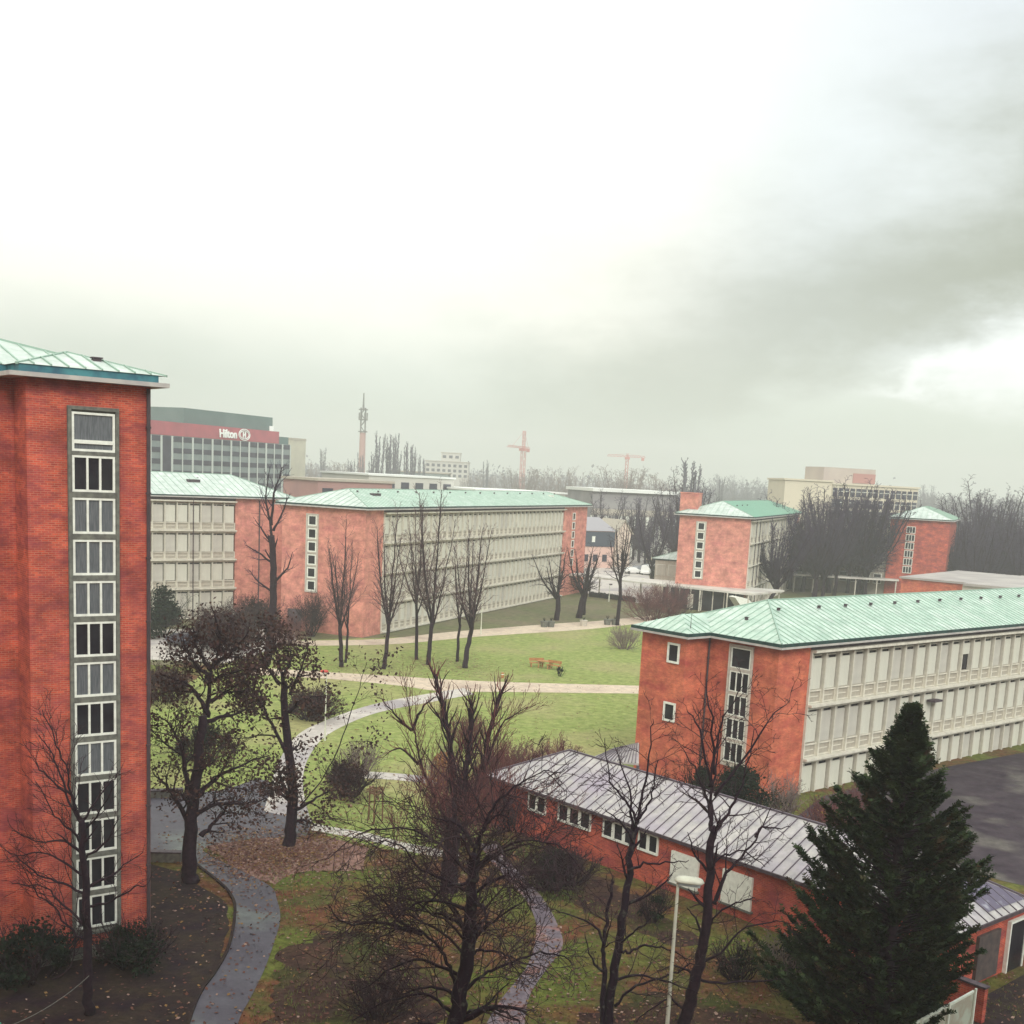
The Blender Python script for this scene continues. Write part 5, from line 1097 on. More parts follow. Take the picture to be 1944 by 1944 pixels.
mid = [(-17.25, 119.91, 14.8), (-17.23, 122.67, 11.8), (-13.01, 119.94, 16.0), (-10.3, 127.17, 16.8), (-8.82, 124.04, 18.0), (-5.98, 127.14, 13.2), (-4.95, 123.22, 14.5)]
labs = ['slim bare tree before the window column of the long block brick end', 'thin bare stem close behind the slim tree at the brick end of the long block', 'bare tree at the corner where the long block brick end meets its facade', 'slender bare tree behind the tall one in the lawn row', 'tallest bare tree of the lawn row, its tip at the long block eave', 'thin left-hand stem beside the forked tree of the lawn row', 'thick forked bare tree at the right end of the lawn row']
par = [(0.24, .30, -.01), (0.15, .35, .0), (0.24, .30, .02), (0.20, .35, -.01), (0.26, .25, .015), (0.18, .3, .01), (0.30, .28, .035)]
for i, ((X, Y, h), lb_, (r0, fk, ln)) in enumerate(zip(mid, labs, par)):
    upright(100 + i, X, Y, h, lb_, r0, fk, ln, 6 if i not in (1, 5) else 3, 0.20 if i != 6 else 0.26, GL, dens=2.1, mats=(M_bark, M_twigm))
ST_wide = dict(ST_up, angle=[0.8, 0.8, 0.8, 0.7], up=[0.08, 0.06, 0.03, 0.0], wob=0.26)
far3 = [(5.72, 169.4, 10.0), (9.1, 173.4, 10.4), (10.0, 177.78, 8.3), (14.15, 166.87, 14.7)]
labs = ['low spreading bare tree before the far brick end of the long block', 'wide dark twisted tree right of the far brick end, standing on the grass', 'thin stem hugging the wide twisted tree', 'straight dark tree standing alone left of the white canopy']
for i, ((X, Y, h), lb_) in enumerate(zip(far3, labs)):
    upright(120 + i, X, Y, h, lb_, [0.42, 0.5, 0.26, 0.30][i], [.36, .34, .5, .45][i], [.0, .05, .04, .0][i], [6, 8, 3, 7][i], [0.42, 0.46, 0.2, 0.20][i], 'dark trees by the canopy', style=ST_wide)
# dense dark group before block D / E
grp = [(42.36, 205.5, 14.7), (55.72, 226.58, 18.0), (57.41, 227.44, 17.1), (61.1, 233.36, 20.1), (65.34, 239.78, 18.7), (67.56, 239.88, 20.9), (68.68, 239.39, 19.9), (71.62, 244.18, 18.4), (72.87, 243.75, 15.9), (76.7, 247.99, 16.0)]
labs = ['leaning tree at the right corner of the square brick block', 'leftmost trunk of the dense dark tree group between the brick blocks', 'second trunk of the dense dark group, right behind its leftmost', 'dense twiggy tree at the centre left of the dark group', 'short bushy tree in the middle of the dark group', 'thickest tree of the dark group with blue-grey crown', 'tall tree pressed against the thickest one of the dark group', 'dark tree before the pale wall strip left of the far brick block', 'small dark tree at the foot of the far brick block', 'dark upright trunk before the left edge of the far brick block']
ST_dense = dict(ST_up, levels=4, dens=[2.4, 3.0, 3.2, 2.6], angle=[0.5, 0.55, 0.6], up=[0.30, 0.25, 0.15], ratio=[0.42, 0.42, 0.42], minr=0.024, tip=0.016)
for i, ((X, Y, h), lb_) in enumerate(zip(grp, labs)):
    upright(140 + i, X, Y, h, lb_, 0.55 if i in (1, 5) else 0.40, 0.22, 0.12 if i == 0 else 0.0, 15, 0.40, 'dense dark trees between the brick blocks', style=ST_dense, mats=(M_bark, M_twigf), dens=3.6, levels=4)
T = Tree(160, dict(ST_up, levels=3, dens=[1.2, 1.8, 2.0], minr=0.025, tip=0.02))
sk = [[(-0.29, 0.0, -0.02), (0.06, -0.11, 4.0), (1.09, -0.21, 7.75), (1.59, -0.32, 10.15), (1.57, -0.43, 12.51), (1.19, -0.54, 14.59)], [(1.47, 0.0, 13.53), (2.1, -0.09, 15.92), (2.9, -0.18, 18.04)], [(1.82, 0.0, 11.46), (1.38, 0.48, 14.56), (0.68, 0.97, 17.64)], [(1.84, 0.0, 12.51), (3.9, 0.36, 15.21), (5.4, 0.71, 17.1)], [(1.05, 0.0, 7.47), (2.67, -0.18, 7.83), (4.1, -0.36, 6.34)], [(-0.12, 0.0, 3.45), (-1.61, -0.42, 7.63), (-2.48, -0.84, 12.33)]]
T.limb(sk[0], 0.62, 0.34, dens=0.2)
for L_ in sk[1:]: T.limb(L_, 0.26, 0.05, level=1, dens=1.0)
T.finish('bare_tree', (76.38, 243.41, 0), 'big leaning tree with bare forked arms in front of the far brick block', 'tree')

# far trees: a few prototypes, copied
FAR = []
ST_far = dict(ST_up, levels=4, dens=[1.8, 2.4, 2.8, 2.6], angle=[0.65, 0.7, 0.75, 0.8], up=[0.14, 0.08, 0.05, 0.02], minr=0.024, tip=0.018, wob=0.2)
def far_tree(T, name, label, group, mats):
    """trunk and twigs as two shared meshes"""
    return (T.trunk.mesh('trunk', mats[0]), T.twig.mesh('twigs', mats[1]))
def proto(seed, h, r0, fork, n_l, spread, style, dens=1.6):
    T = Tree(seed, style); R = T.r
    top = np.array([0, 0, h * fork])
    T.limb([(0, 0, 0), (0.1, 0.05, h * fork / 2), tuple(top)], r0, r0 * 0.7, dens=0)
    for i in range(n_l):
        a = 6.28 * i / n_l + R.uniform(-0.5, 0.5); s_ = spread * h * R.uniform(0.3, 1)
        hh = h * R.uniform(0.7, 1.0); st = top * R.uniform(0.6, 1)
        mid = st + np.array([math.cos(a) * s_ * 0.6, math.sin(a) * s_ * 0.6, (hh - st[2]) * 0.4])
        T.limb([tuple(st), tuple(mid), (math.cos(a) * s_, math.sin(a) * s_, hh)], r0 * 0.5, 0.04, level=1, dens=dens)
    return T
def protos(seeds, h, r0, fork, n_l, spread, style, mats, dens=1.6):
    out = []
    for sd in seeds:
        T = proto(sd, h, r0, fork, n_l, spread, style, dens)
        out.append((T.trunk.mesh('trunk', mats[0]), T.twig.mesh('twigs', mats[1])))
    return out
P_round = protos((201, 202, 203, 204), 15, 0.34, 0.25, 9, 0.34, ST_far, (M_bark, M_twigf), 2.0)
P_brown = protos((205, 206, 207), 14, 0.3, 0.2, 8, 0.36, ST_far, (M_twigb, M_twigb), 1.9)  # pale twig colour on trunks too, putting haze into these far trees
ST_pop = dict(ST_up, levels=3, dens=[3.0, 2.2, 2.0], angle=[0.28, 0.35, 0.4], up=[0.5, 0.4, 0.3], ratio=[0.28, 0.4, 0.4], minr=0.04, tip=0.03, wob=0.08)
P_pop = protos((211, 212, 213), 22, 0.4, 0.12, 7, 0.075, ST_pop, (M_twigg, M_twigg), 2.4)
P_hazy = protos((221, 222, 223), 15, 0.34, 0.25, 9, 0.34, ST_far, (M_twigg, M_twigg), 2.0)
def place_far(P, X, Y, h, base_h, label, group, name='bare_tree', fat=1.0):
    o = empty(name, (X, Y, 0), rng.uniform(0, 6.28), label=label, cat='tree', group=group)
    s_ = h / base_h; o.scale = (s_ * fat, s_ * fat, s_)
    a, c = P[rng.randrange(len(P))]
    child('trunk', a, o); child('twigs', c, o)
    return o
ORD = ['leftmost'] + [w_ for w_ in 'second third fourth fifth sixth seventh eighth ninth tenth eleventh twelfth thirteenth fourteenth fifteenth sixteenth seventeenth eighteenth nineteenth twentieth twenty-first twenty-second twenty-third twenty-fourth twenty-fifth twenty-sixth'.split()]
def ordinal(i): return ORD[0] if i == 0 else ORD[i] + ' from the left'
# poplars
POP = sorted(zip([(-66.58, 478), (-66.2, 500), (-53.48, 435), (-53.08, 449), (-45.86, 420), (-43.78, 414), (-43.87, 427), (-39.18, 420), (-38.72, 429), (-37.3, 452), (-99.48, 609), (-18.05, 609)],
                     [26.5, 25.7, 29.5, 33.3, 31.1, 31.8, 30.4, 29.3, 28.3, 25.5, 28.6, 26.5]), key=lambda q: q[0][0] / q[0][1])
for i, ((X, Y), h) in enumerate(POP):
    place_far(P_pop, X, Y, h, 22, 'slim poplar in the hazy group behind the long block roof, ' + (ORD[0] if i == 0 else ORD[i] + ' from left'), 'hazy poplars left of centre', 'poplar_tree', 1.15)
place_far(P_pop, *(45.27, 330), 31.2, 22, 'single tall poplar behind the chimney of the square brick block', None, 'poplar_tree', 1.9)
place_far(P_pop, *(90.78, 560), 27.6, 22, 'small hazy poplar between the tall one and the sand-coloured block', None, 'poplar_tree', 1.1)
# park belt behind the middle
def belt(P, lst, base_h, label, group, jit=6, fat=1.0):
    """trees of one belt, each labelled by its order from the left"""
    put = sorted([(X + rng.uniform(-jit, jit), Y + rng.uniform(-jit, jit), h * rng.uniform(0.85, 1.1)) for X, Y, h in lst], key=lambda q: q[0] / q[1])
    for i, (X, Y, h) in enumerate(put):
        place_far(P, X, Y, h, base_h, label + ', ' + ordinal(i), group, fat=fat)
belt(P_brown, [(30.68, 517, 20.5), (35.88, 528, 22.3), (42.5, 540, 24.5), (25.25, 570, 20.1), (17.55, 600, 20.9), (12.7, 615, 22.8), (7.6, 630, 25.9), (2.02, 585, 25.7), (-1.79, 600, 22.5), (-8.66, 630, 19.5), (48.93, 547, 24.4), (51.92, 525, 23.8), (56.25, 517, 24.5), (59.52, 507, 22.6), (31.97, 630, 23.8), (23.86, 645, 24.6), (62.7, 600, 27.4), (49.72, 615, 27.9)], 14, 'pale brown tree in the park beyond the long block', 'pale trees beyond the long block', fat=1.1)
belt(P_round, [(48.5, 236, 13.8), (52.42, 240, 16.5), (55.39, 244, 17.0), (57.1, 238, 18.3), (61.67, 246, 19.4), (62.74, 240, 19.6), (66.21, 246, 20.2), (68.47, 242, 20.4), (69.76, 240, 19.4), (74.49, 250, 18.4)], 15, 'bushy dark tree in the rear row of the dark group', 'rear row of dark trees between the brick blocks', jit=2, fat=1.25)
belt(P_round, [(29.81, 245, 18.3), (31.35, 270, 18.7), (35.24, 275, 20.0), (38.41, 290, 21.4), (31.55, 290, 15.3), (30.06, 300, 16.3), (27.87, 300, 14.3), (20.38, 300, 15.2), (22.32, 300, 14.6), (18.71, 298, 16.4), (43.6, 300, 21.6), (48.57, 320, 20.4), (25.66, 306, 15.3), (35.86, 300, 17.3)], 15, 'grey tree between glazed hall and square brick block', 'grey trees before the glazed hall', jit=4)
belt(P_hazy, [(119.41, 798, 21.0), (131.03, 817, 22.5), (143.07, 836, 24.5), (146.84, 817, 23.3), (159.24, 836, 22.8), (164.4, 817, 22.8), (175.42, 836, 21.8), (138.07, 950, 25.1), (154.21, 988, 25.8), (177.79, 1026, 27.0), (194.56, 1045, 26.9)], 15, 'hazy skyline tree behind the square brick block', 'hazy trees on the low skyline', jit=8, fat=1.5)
belt(P_round, [(89.22, 250, 17.5), (95.3, 262, 18.7), (100.18, 270, 20.3), (104.05, 275, 21.2), (110.03, 300, 22.4), (115.96, 310, 23.6), (110.04, 285, 19.5), (105.99, 270, 18.4), (105.1, 262, 17.7), (107.35, 262, 18.7), (112.95, 270, 19.4), (122.18, 320, 22.8), (130.96, 330, 20.3), (130.16, 320, 20.5), (129.02, 310, 21.6), (92.71, 262, 15.1), (86.68, 240, 14.0), (88.82, 238, 13.7), (92.15, 240, 14.3), (93.94, 238, 14.0), (95.69, 236, 14.9), (99.89, 240, 15.8), (111.56, 260, 20.1), (101.95, 240, 15.9), (92.23, 250, 15.5), (97.39, 250, 15.8)], 15, 'dark bare tree in the dense wood at the right edge', 'dark wood at the right edge', jit=4, fat=1.25)
belt(P_hazy, [(250.97, 765, 23.0), (251.82, 748, 21.6), (264.12, 765, 22.4), (276.72, 782, 21.4), (291.32, 799, 22.9), (293.81, 884, 25.6), (318.92, 918, 25.3), (262.43, 816, 22.9), (333.71, 884, 23.8), (345.11, 884, 24.4), (358.42, 884, 23.9)], 15, 'hazy skyline tree right of the sand-coloured offices', 'hazy skyline trees at right', jit=8, fat=1.6)
belt(P_brown, [(-123.39, 714, 18.3), (-121.61, 731, 20.1), (-116.4, 748, 21.1), (-102.9, 680, 19.1), (-96.05, 663, 20.8), (-93.54, 680, 19.9), (-38.33, 731, 16.4), (-31.3, 714, 18.4), (-27.33, 731, 19.9), (-17.07, 697, 19.1), (-13.19, 731, 19.9), (-52.79, 714, 15.7), (-114.42, 646, 16.9)], 14, 'pale hazy tree behind the roofs left of centre', 'pale hazy trees left of centre', jit=6, fat=1.2)
# endless far wood: reads as one mass
b = MB(); R = np.random.RandomState(5)
for i in range(7000):
    a = R.uniform(-0.62, 0.62); d_ = R.uniform(900, 1700)
    x, y = math.sin(a) * d_, math.cos(a) * d_; h = R.uniform(10, 24) * (1 + 0.25 * math.sin(a * 17) * math.sin(a * 41)); w_ = R.uniform(2.0, 4.5)
    for k in range(4):
        u = R.normal(0, 1, 3); p = np.array([x, y, h * 0.55]) + R.normal(0, 1, 3) * np.array([w_, w_, h * 0.22])
        leaf_quad(b, R, p, R.uniform(2.0, 4.5))
    b.bar((x, y, 0), (x, y, h * 0.8), 0.4)
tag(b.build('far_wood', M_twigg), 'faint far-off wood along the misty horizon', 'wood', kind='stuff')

# ------------------------------------------------------------------ shrubs
def shrub(seed, X, Y, w_, h, label, M, leafM=None, nl=0, lsz=0.12, stems=26, name='shrub', group=None, dense=1.0, mt=None):
    T = Tree(seed, dict(levels=2, dens=[4.0 * dense, 4.0], angle=[0.6, 0.7], ratio=[0.45, 0.45], up=[0.12, 0.1], wob=0.22, tip=0.007, minr=0.011, rr=0.5, minL=0.2, split=0.04, maxL=1.2))
    for i in range(stems):
        a = T.r.rand() * 6.28; t = T.r.rand() ** 0.6
        d = np.array([math.cos(a) * t * w_ * 0.55, math.sin(a) * t * w_ * 0.55, h * math.sqrt(max(0.05, 1 - 0.75 * t * t))])
        L = np.linalg.norm(d) * T.r.uniform(0.75, 1.0)
        T.shoot(np.array([math.cos(a), math.sin(a), 0]) * w_ * 0.16 * t, d, L, 0.045 if h > 2 else 0.03, 0)
    o = T.finish(name, (X, Y, 0), label, 'shrub', group, (mt or M, M))
    if leafM:
        b = MB(); lumps = []
        for i in range(int(7 + w_ * 2.2)):
            a = T.r.rand() * 6.28; q = T.r.rand() ** 0.6; e = T.r.rand()
            lumps.append((math.cos(a) * q * w_ * 0.40 * (1.1 - 0.6 * e), math.sin(a) * q * w_ * 0.40 * (1.1 - 0.6 * e), h * (0.14 + 0.70 * e * (1 - 0.25 * q)), T.r.uniform(0.10, 0.22) * min(w_, h * 1.3)))
        for i in range(int(nl * 1.25)):
            lx, ly, lz, lr = lumps[T.r.randint(len(lumps))]
            p = unit(T.r.normal(0, 1, 3)) * lr * T.r.rand() ** 0.4 * T.r.uniform(0.7, 1.25)
            leaf_quad(b, T.r, np.array([lx, ly, max(0.06, lz + p[2])]) + p * np.array([1, 1, 0]), lsz * T.r.uniform(0.5, 1.4))
        b.build('leaves', leafM, o)
    return o
def SH(seed, g_, w_, h, label, M, **k): return shrub(seed, g_[0], g_[1], w_, h, label, M, **k)
SH(301, (-4.02, 75.1), 3.2, 2.7, 'yellow-leaved shrub on the lawn behind the pollarded tree', M_twigb, leafM=M_leafo, nl=1500, lsz=0.13)
SH(302, (-2.99, 86.66), 3.6, 3.0, 'mauve-brown bare shrub behind the cut stubs of the pollarded tree', M_twigr, stems=34)
SH(303, (-0.38, 75.17), 4.2, 3.4, 'reddish bare thicket just left of the annex roof end', M_twigr, stems=44)
SH(304, (1.31, 75.5), 4.0, 3.4, 'reddish bare shrub touching the left hip of the annex roof', M_twigr, stems=40)
SH(305, (3.09, 78.87), 3.6, 3.0, 'rusty bare shrub behind the annex roof', M_twigr, stems=34, leafM=M_leafo, nl=120, lsz=0.12)
SH(306, (-1.62, 67.8), 3.6, 3.2, 'tangled dark red shrub at the foot of the pollarded tree', M_twigr, stems=40)
SH(307, (0.53, 66.6), 3.6, 3.0, 'dark tangled shrub before the left end of the annex', M_twig, stems=40)
SH(336, (-2.47, 63.59), 4.2, 3.6, 'dark red thicket around the pollarded tree trunk', M_twigr, stems=34)
SH(308, (2.54, 56.71), 3.0, 2.6, 'rounded dark shrub trimmed beside the leafy path', M_twig, leafM=M_ever, nl=1500, lsz=0.10, stems=30)
SH(309, (3.48, 57.62), 2.6, 2.2, 'brown bare shrub between the rounded one and the annex wall', M_twig, stems=40)
SH(310, (6.99, 53.09), 1.7, 1.9, 'small dark shrub against the annex wall below the shutters', M_twig, leafM=M_ever, nl=500, lsz=0.10)
SH(311, (-9.76, 71.8), 3.2, 2.6, 'dark round shrub standing alone on the lawn', M_twig, leafM=M_leafd, nl=2200, lsz=0.15, stems=50)
SH(312, (-9.72, 77.35), 3.0, 2.4, 'thin grey bare bush behind the dark round shrub on the lawn', M_twigb, stems=30)
SH(313, (-15.84, 93.81), 4.4, 2.9, 'broad purple-brown bush at the bend of the curved path', M_twig, leafM=M_leafd, nl=3200, lsz=0.18, stems=50)
SH(314, (11.57, 70.18), 2.8, 4.4, 'tall dark evergreen bush under the near block, left of its stair windows', M_ever, leafM=M_ever, nl=4200, lsz=0.16, dense=0.5)
SH(315, (13.57, 68.89), 4.2, 4.8, 'large dark evergreen bush under the stair windows of the near block', M_ever, leafM=M_ever, nl=6500, lsz=0.16, dense=0.5)
SH(316, (-39.52, 134.53), 6.0, 6.2, 'dark evergreen clump against the left block beside the tower', M_ever, leafM=M_ever, nl=4500, lsz=0.30, dense=0.4)
SH(317, (28.04, 237.17), 5.2, 6.4, 'dark rounded conifer bush before the small pavilion', M_ever, leafM=M_ever, nl=2600, lsz=0.35, dense=0.4)
SH(318, (20.05, 174.91), 11, 5.0, 'brown thicket under the white canopy behind the near green roof', M_twigr, stems=60, mt=M_twigr)
SH(319, (24.02, 185.44), 9, 4.5, 'dark thicket before the glazed entrance hall', M_twig, stems=50)
SH(320, (13.29, 143.49), 4.6, 2.8, 'small weeping grey tree on the lawn edge left of the near block', M_twigb, stems=40, name='weeping_shrub')
SH(321, (-30.9, 126.47), 9, 5.0, 'large dark hedge clump before the left block', M_twig, leafM=M_leafd, nl=2600, lsz=0.3, stems=50)
SH(322, (-29.48, 135.25), 8, 5.2, 'dark thicket between the left block and the long block', M_twig, leafM=M_leafd, nl=2400, lsz=0.3, stems=50)
SH(323, (-25.1, 132.59), 5, 3.6, 'reddish thicket at the left brick corner of the long block', M_twigr, stems=44)
SH(324, (-23.84, 140.58), 3.6, 5.5, 'dark climbing bush at the door of the long block end wall', M_twig, stems=44)
SH(325, (18.52, 68.18), 3.0, 2.6, 'rusty brown shrub between annex roof and near block facade', M_twigr, stems=36, leafM=M_leafo, nl=160)
SH(326, (21.08, 70.22), 3.4, 3.0, 'rust-coloured bare shrub just left of the conifer', M_twigr, stems=40)
SH(327, (16.67, 71.1), 2.6, 3.0, 'olive twiggy shrub at the brick corner of the near block', M_twigb, stems=34, leafM=M_ever, nl=250)
SH(328, (-17.77, 43.55), 4.5, 2.4, 'very dark bush enlarged as shade in the corner left of the tower foot', M_twig, leafM=M_ever, nl=2600, lsz=0.16)  # both tower-foot bushes enlarged and darkened to stand in for shadow
SH(329, (-14.37, 45.24), 3.6, 2.2, 'very dark bush enlarged as shade at the right foot of the tower', M_twig, leafM=M_ever, nl=2200, lsz=0.14)
SH(330, (-4.26, 41.92), 3.2, 1.7, 'dark low thicket under the arching foreground tree', M_twig, stems=50)
SH(331, (-20.41, 79.48), 5.2, 2.6, 'mixed green bush behind the big dark tree', M_twig, leafM=M_ever, nl=2200, lsz=0.16)
SH(332, (-28.8, 98.36), 6, 3.2, 'brownish bush just right of the tower edge', M_twig, leafM=M_leafd, nl=2000, lsz=0.2)
SH(333, (9.88, 46.97), 2.6, 1.7, 'brown low shrub at the annex wall left of the conifer', M_twig, stems=40, leafM=M_ever, nl=300)
SH(334, (11.98, 46.71), 3.0, 2.4, 'olive-leaved shrub at the left foot of the conifer', M_twigb, stems=40, leafM=M_ever, nl=900)

# ------------------------------------------------------------------ the conifer
def conifer(seed, X, Y, h, label, loc_scale=1.0):
    R = np.random.RandomState(seed)
    o = empty('conifer_tree', (X, Y, 0), label=label, cat='tree')
    prof = [(0.0, 1.5), (0.06, 2.5), (0.14, 3.35), (0.30, 3.4), (0.48, 3.1), (0.60, 2.75), (0.70, 2.2), (0.79, 1.5), (0.88, 0.85), (0.95, 0.42), (1.0, 0.05)]
    def rad(t):
        for (a, ra_), (c, rc_) in zip(prof[:-1], prof[1:]):
            if t <= c: return ra_ + (rc_ - ra_) * (t - a) / (c - a)
        return 0.05
    tr = MB(); tr.tube([(0, 0, 0), (0.1, 0, h * 0.4), (0, 0.05, h * 0.8), (0, 0, h * 0.99)], [0.34, 0.24, 0.09, 0.02], 8)
    lf = MB()
    nb_ = 640
    lobe = [(R.uniform(0, 6.28), R.uniform(0.15, 0.8), R.uniform(0.18, 0.45), R.uniform(0.04, 0.10)) for _ in range(26)]
    for i in range(nb_):
        t = (i + R.rand()) / nb_; t = t ** 1.15; a = i * 2.39996 + R.normal(0, 0.3)
        z = h * (0.04 + 0.95 * t)
        k = 1.0
        for (la, lt, lw, ls) in lobe:
            da = (a - la + PI) % (2 * PI) - PI
            k += 0.50 * math.exp(-(da / lw) ** 2 - ((t - lt) / ls) ** 2)
        L = rad(t) * (0.64 + 0.30 * R.rand()) * min(1.26, k)
        if t < 0.22: L *= 1.0 + 0.22 * math.cos(a - 3.3)
        base = np.array([0, 0, max(0.1, z - 0.55 * L)]); dirv = np.array([math.cos(a), math.sin(a), 0.22])
        n_ = 5; pts = [base]
        for j in range(n_):
            dz = 0.42 + (0.50 if j >= 3 else 0)
            pts.append(pts[-1] + np.array([math.cos(a) * L / n_, math.sin(a) * L / n_, dz * L / n_]))
        tr.tube([tuple(p) for p in pts], list(np.linspace(0.045, 0.008, n_ + 1)), 3, cap=False)
        # sprays: flat fans of short scale-leaved twigs toward the outer part
        ns = int(16 + 46 * min(1, L / 3.2))
        for s_ in range(ns):
            u = 0.40 + 0.62 * R.rand() ** 0.75; f = u * n_; j = min(int(f), n_ - 1)
            p = pts[j] + (pts[j + 1] - pts[j]) * (f - j)
            sd = R.choice([-1, 1]) * R.uniform(0.2, 1.2)
            d = unit(np.array([math.cos(a + sd), math.sin(a + sd), R.uniform(0.0, 1.5)]))
            ln = R.uniform(0.16, 0.38); side = unit(np.cross(d, [0, 0, 1])); upv = unit(np.cross(side, d)) 
            side = unit(side + upv * R.normal(0, 0.5))
            for q in range(4):
                bb = p + d * ln * q / 4 + R.normal(0, 0.02, 3)
                for sg in (-1, 1):
                    e = bb + (d * 0.6 + side * sg * 0.8) * ln * 0.42 * (1.2 - q / 5)
                    wv = d * 0.038
                    lf.add([bb - wv, bb + wv, e + wv * 0.5, e - wv * 0.5], [(0, 1, 2, 3)])
    tr.build('trunk', M_bark, o, smooth=True)
    lf.build('foliage', M_fir, o)
    return o
conifer(31, *(14.01, 41.62, 12.8), 'tall dense dark green conifer standing before the annex at right')

# ------------------------------------------------------------------ street furniture and small things
def street_lamp(X, Y, h, label, r=0.065, head=(0.75, 0.22, 0.16), arm=True, rot=0.0, group=None, Mh=None):
    o = empty('street_lamp', (X, Y, 0), rot, label=label, cat='street lamp', group=group)
    b = MB(); b.tube([(0, 0, 0), (0, 0, 0.9), (0, 0, 0.92), (0, 0, h)], [r * 1.5, r * 1.45, r, r * 0.7], 12); b.build('pole', M_lamp, o, smooth=False)
    a, w_, t = head
    q = MB(); n_ = 14; k = 12; vs = []; fs = []
    for i in range(n_ + 1):
        x = -0.15 + a * i / n_; s_ = math.sqrt(max(0.0, 1 - (2 * i / n_ - 1) ** 4)) * 0.98 + 0.02
        for j in range(k):
            an = 2 * PI * j / k; vs.append((x, math.cos(an) * w_ * s_, h + 0.05 + math.sin(an) * t * s_ * (1.0 if math.sin(an) > 0 else 0.55)))
    for i in range(n_):
        for j in range(k): fs.append((i * k + j, i * k + (j + 1) % k, (i + 1) * k + (j + 1) % k, (i + 1) * k + j))
    fs += [tuple(range(k))[::-1], tuple(range(n_ * k, n_ * k + k))]
    q.add(vs, fs); hd = q.build('lamp_head', Mh or M_lamp, o, smooth=True)
    q = MB(); q.box(0.02, a - 0.28, -w_ * 0.6, w_ * 0.6, h - t * 0.62, h - t * 0.50); q.build('lens', M_glasslamp, hd)
    return o
M_lamp = mat('lamp_paint', (0.62, 0.63, 0.52), 0.5, (0.50, 0.50, 0.42), 2)
M_glasslamp = mat('lamp_lens', (0.40, 0.42, 0.40), 0.2)
M_redp = mat('red_enamel', (0.45, 0.06, 0.05), 0.5)
street_lamp(*(6.09, 40.15, 6.4), 'tall cream street lamp with oval head in the foreground before the annex', 0.075, (1.05, 0.24, 0.17), rot=-0.25)
street_lamp(*(-13.52, 86.67, 5.1), 'slim white lamp post with reddish head by the curved path', 0.05, (0.62, 0.18, 0.13), Mh=M_redp, rot=3.3)
street_lamp(*(-4.24, 150.15, 7.0), 'thin grey lamp post among the bare trees before the long block', 0.06, (0.5, 0.16, 0.12))
street_lamp(*(-24.71, 110.05, 2.1), 'small pale globe lamp half hidden behind the leafy dark tree', 0.05, (0.5, 0.3, 0.3))
street_lamp(*(15.23, 199.06, 2.8), 'small lamp post on the pale plaza left of the canopy', 0.06, (0.6, 0.2, 0.15), Mh=M_eave)
street_lamp(*(20.98, 203.6, 3.6), 'short lamp post at the plaza hedge end near the brown thicket', 0.05, (0.5, 0.2, 0.15))

M_wood = mat('weathered_wood', (0.20, 0.11, 0.06), 0.85, (0.14, 0.08, 0.05), 5)
M_woodo = mat('orange_wood', (0.42, 0.20, 0.07), 0.7, (0.32, 0.15, 0.06), 5)
# tree guard of three stakes with a sapling
X, Y = (-7.44, 66.75)
o = empty('tree_guard', (X, Y, 0), label='wooden three-stake tree guard on the lawn beside the short path', cat='tree guard')
for i in range(3):
    a = 0.5 + 2.094 * i; b = MB(); p = (0.42 * math.cos(a), 0.42 * math.sin(a)); b.tube([(p[0] * 1.1, p[1] * 1.1, 0), (p[0], p[1], 2.05)], [0.05, 0.045], 7); b.build('stake', M_wood, o)
b = MB()
for z in (1.95, 1.72):
    for i in range(3):
        a, c = 0.5 + 2.094 * i, 0.5 + 2.094 * (i + 1)
        b.bar((0.43 * math.cos(a), 0.43 * math.sin(a), z), (0.43 * math.cos(c), 0.43 * math.sin(c), z), 0.045, 0.09)
b.build('rail', M_wood, o)
T = Tree(401, dict(ST_whip, maxL=0.7)); T.limb([(0, 0, 0), (0.02, 0, 1.2), (0.0, 0.02, 2.9)], 0.025, 0.008, dens=3, t0=0.5)
T.finish('sapling', (X, Y, 0), 'thin young sapling inside the three-stake guard', 'sapling')
# picnic set
def bench_table(x, y, rz_, name, label, w_, h, d_, group, back=False):
    o = empty(name, (x, y, 0), rz_, label=label, cat='table' if 'table' in name else 'bench', group=group)
    b = MB()
    for i in range(3): b.box(-w_ / 2, w_ / 2, -d_ / 2 + i * d_ / 3 + 0.01, -d_ / 2 + (i + 1) * d_ / 3 - 0.01, h - 0.06, h)
    b.build('table_top' if 'table' in name else 'seat', M_woodo, o)
    for sx in (-1, 1):
        b = MB(); b.bar((sx * w_ * 0.38, -d_ * 0.4, 0), (sx * w_ * 0.38, -d_ * 0.3, h - 0.06), 0.09); b.bar((sx * w_ * 0.38, d_ * 0.4, 0), (sx * w_ * 0.38, d_ * 0.3, h - 0.06), 0.09)
        b.bar((sx * w_ * 0.38, -d_ * 0.4, h - 0.11), (sx * w_ * 0.38, d_ * 0.4, h - 0.11), 0.07); b.build('leg', M_woodo, o)
    if back:
        b = MB(); b.box(-w_ / 2, w_ / 2, d_ * 0.42, d_ * 0.5, h + 0.15, h + 0.45)
        for sx in (-1, 1): b.bar((sx * w_ * 0.38, d_ * 0.46, 0), (sx * w_ * 0.38, d_ * 0.46, h + 0.45), 0.06)
        b.build('backrest', M_woodo, o)
bt = [(2.49, 126.33), (3.38, 125.91), (4.25, 125.14)]
bench_table(*bt[0], 0.2, 'garden_bench', 'leftmost orange wooden bench of the picnic spot on the lawn', 1.6, 0.5, 0.5, None, True)
bench_table(*bt[1], -0.3, 'picnic_table', 'orange wooden picnic table in the middle of the big lawn', 1.7, 0.78, 0.9, None)
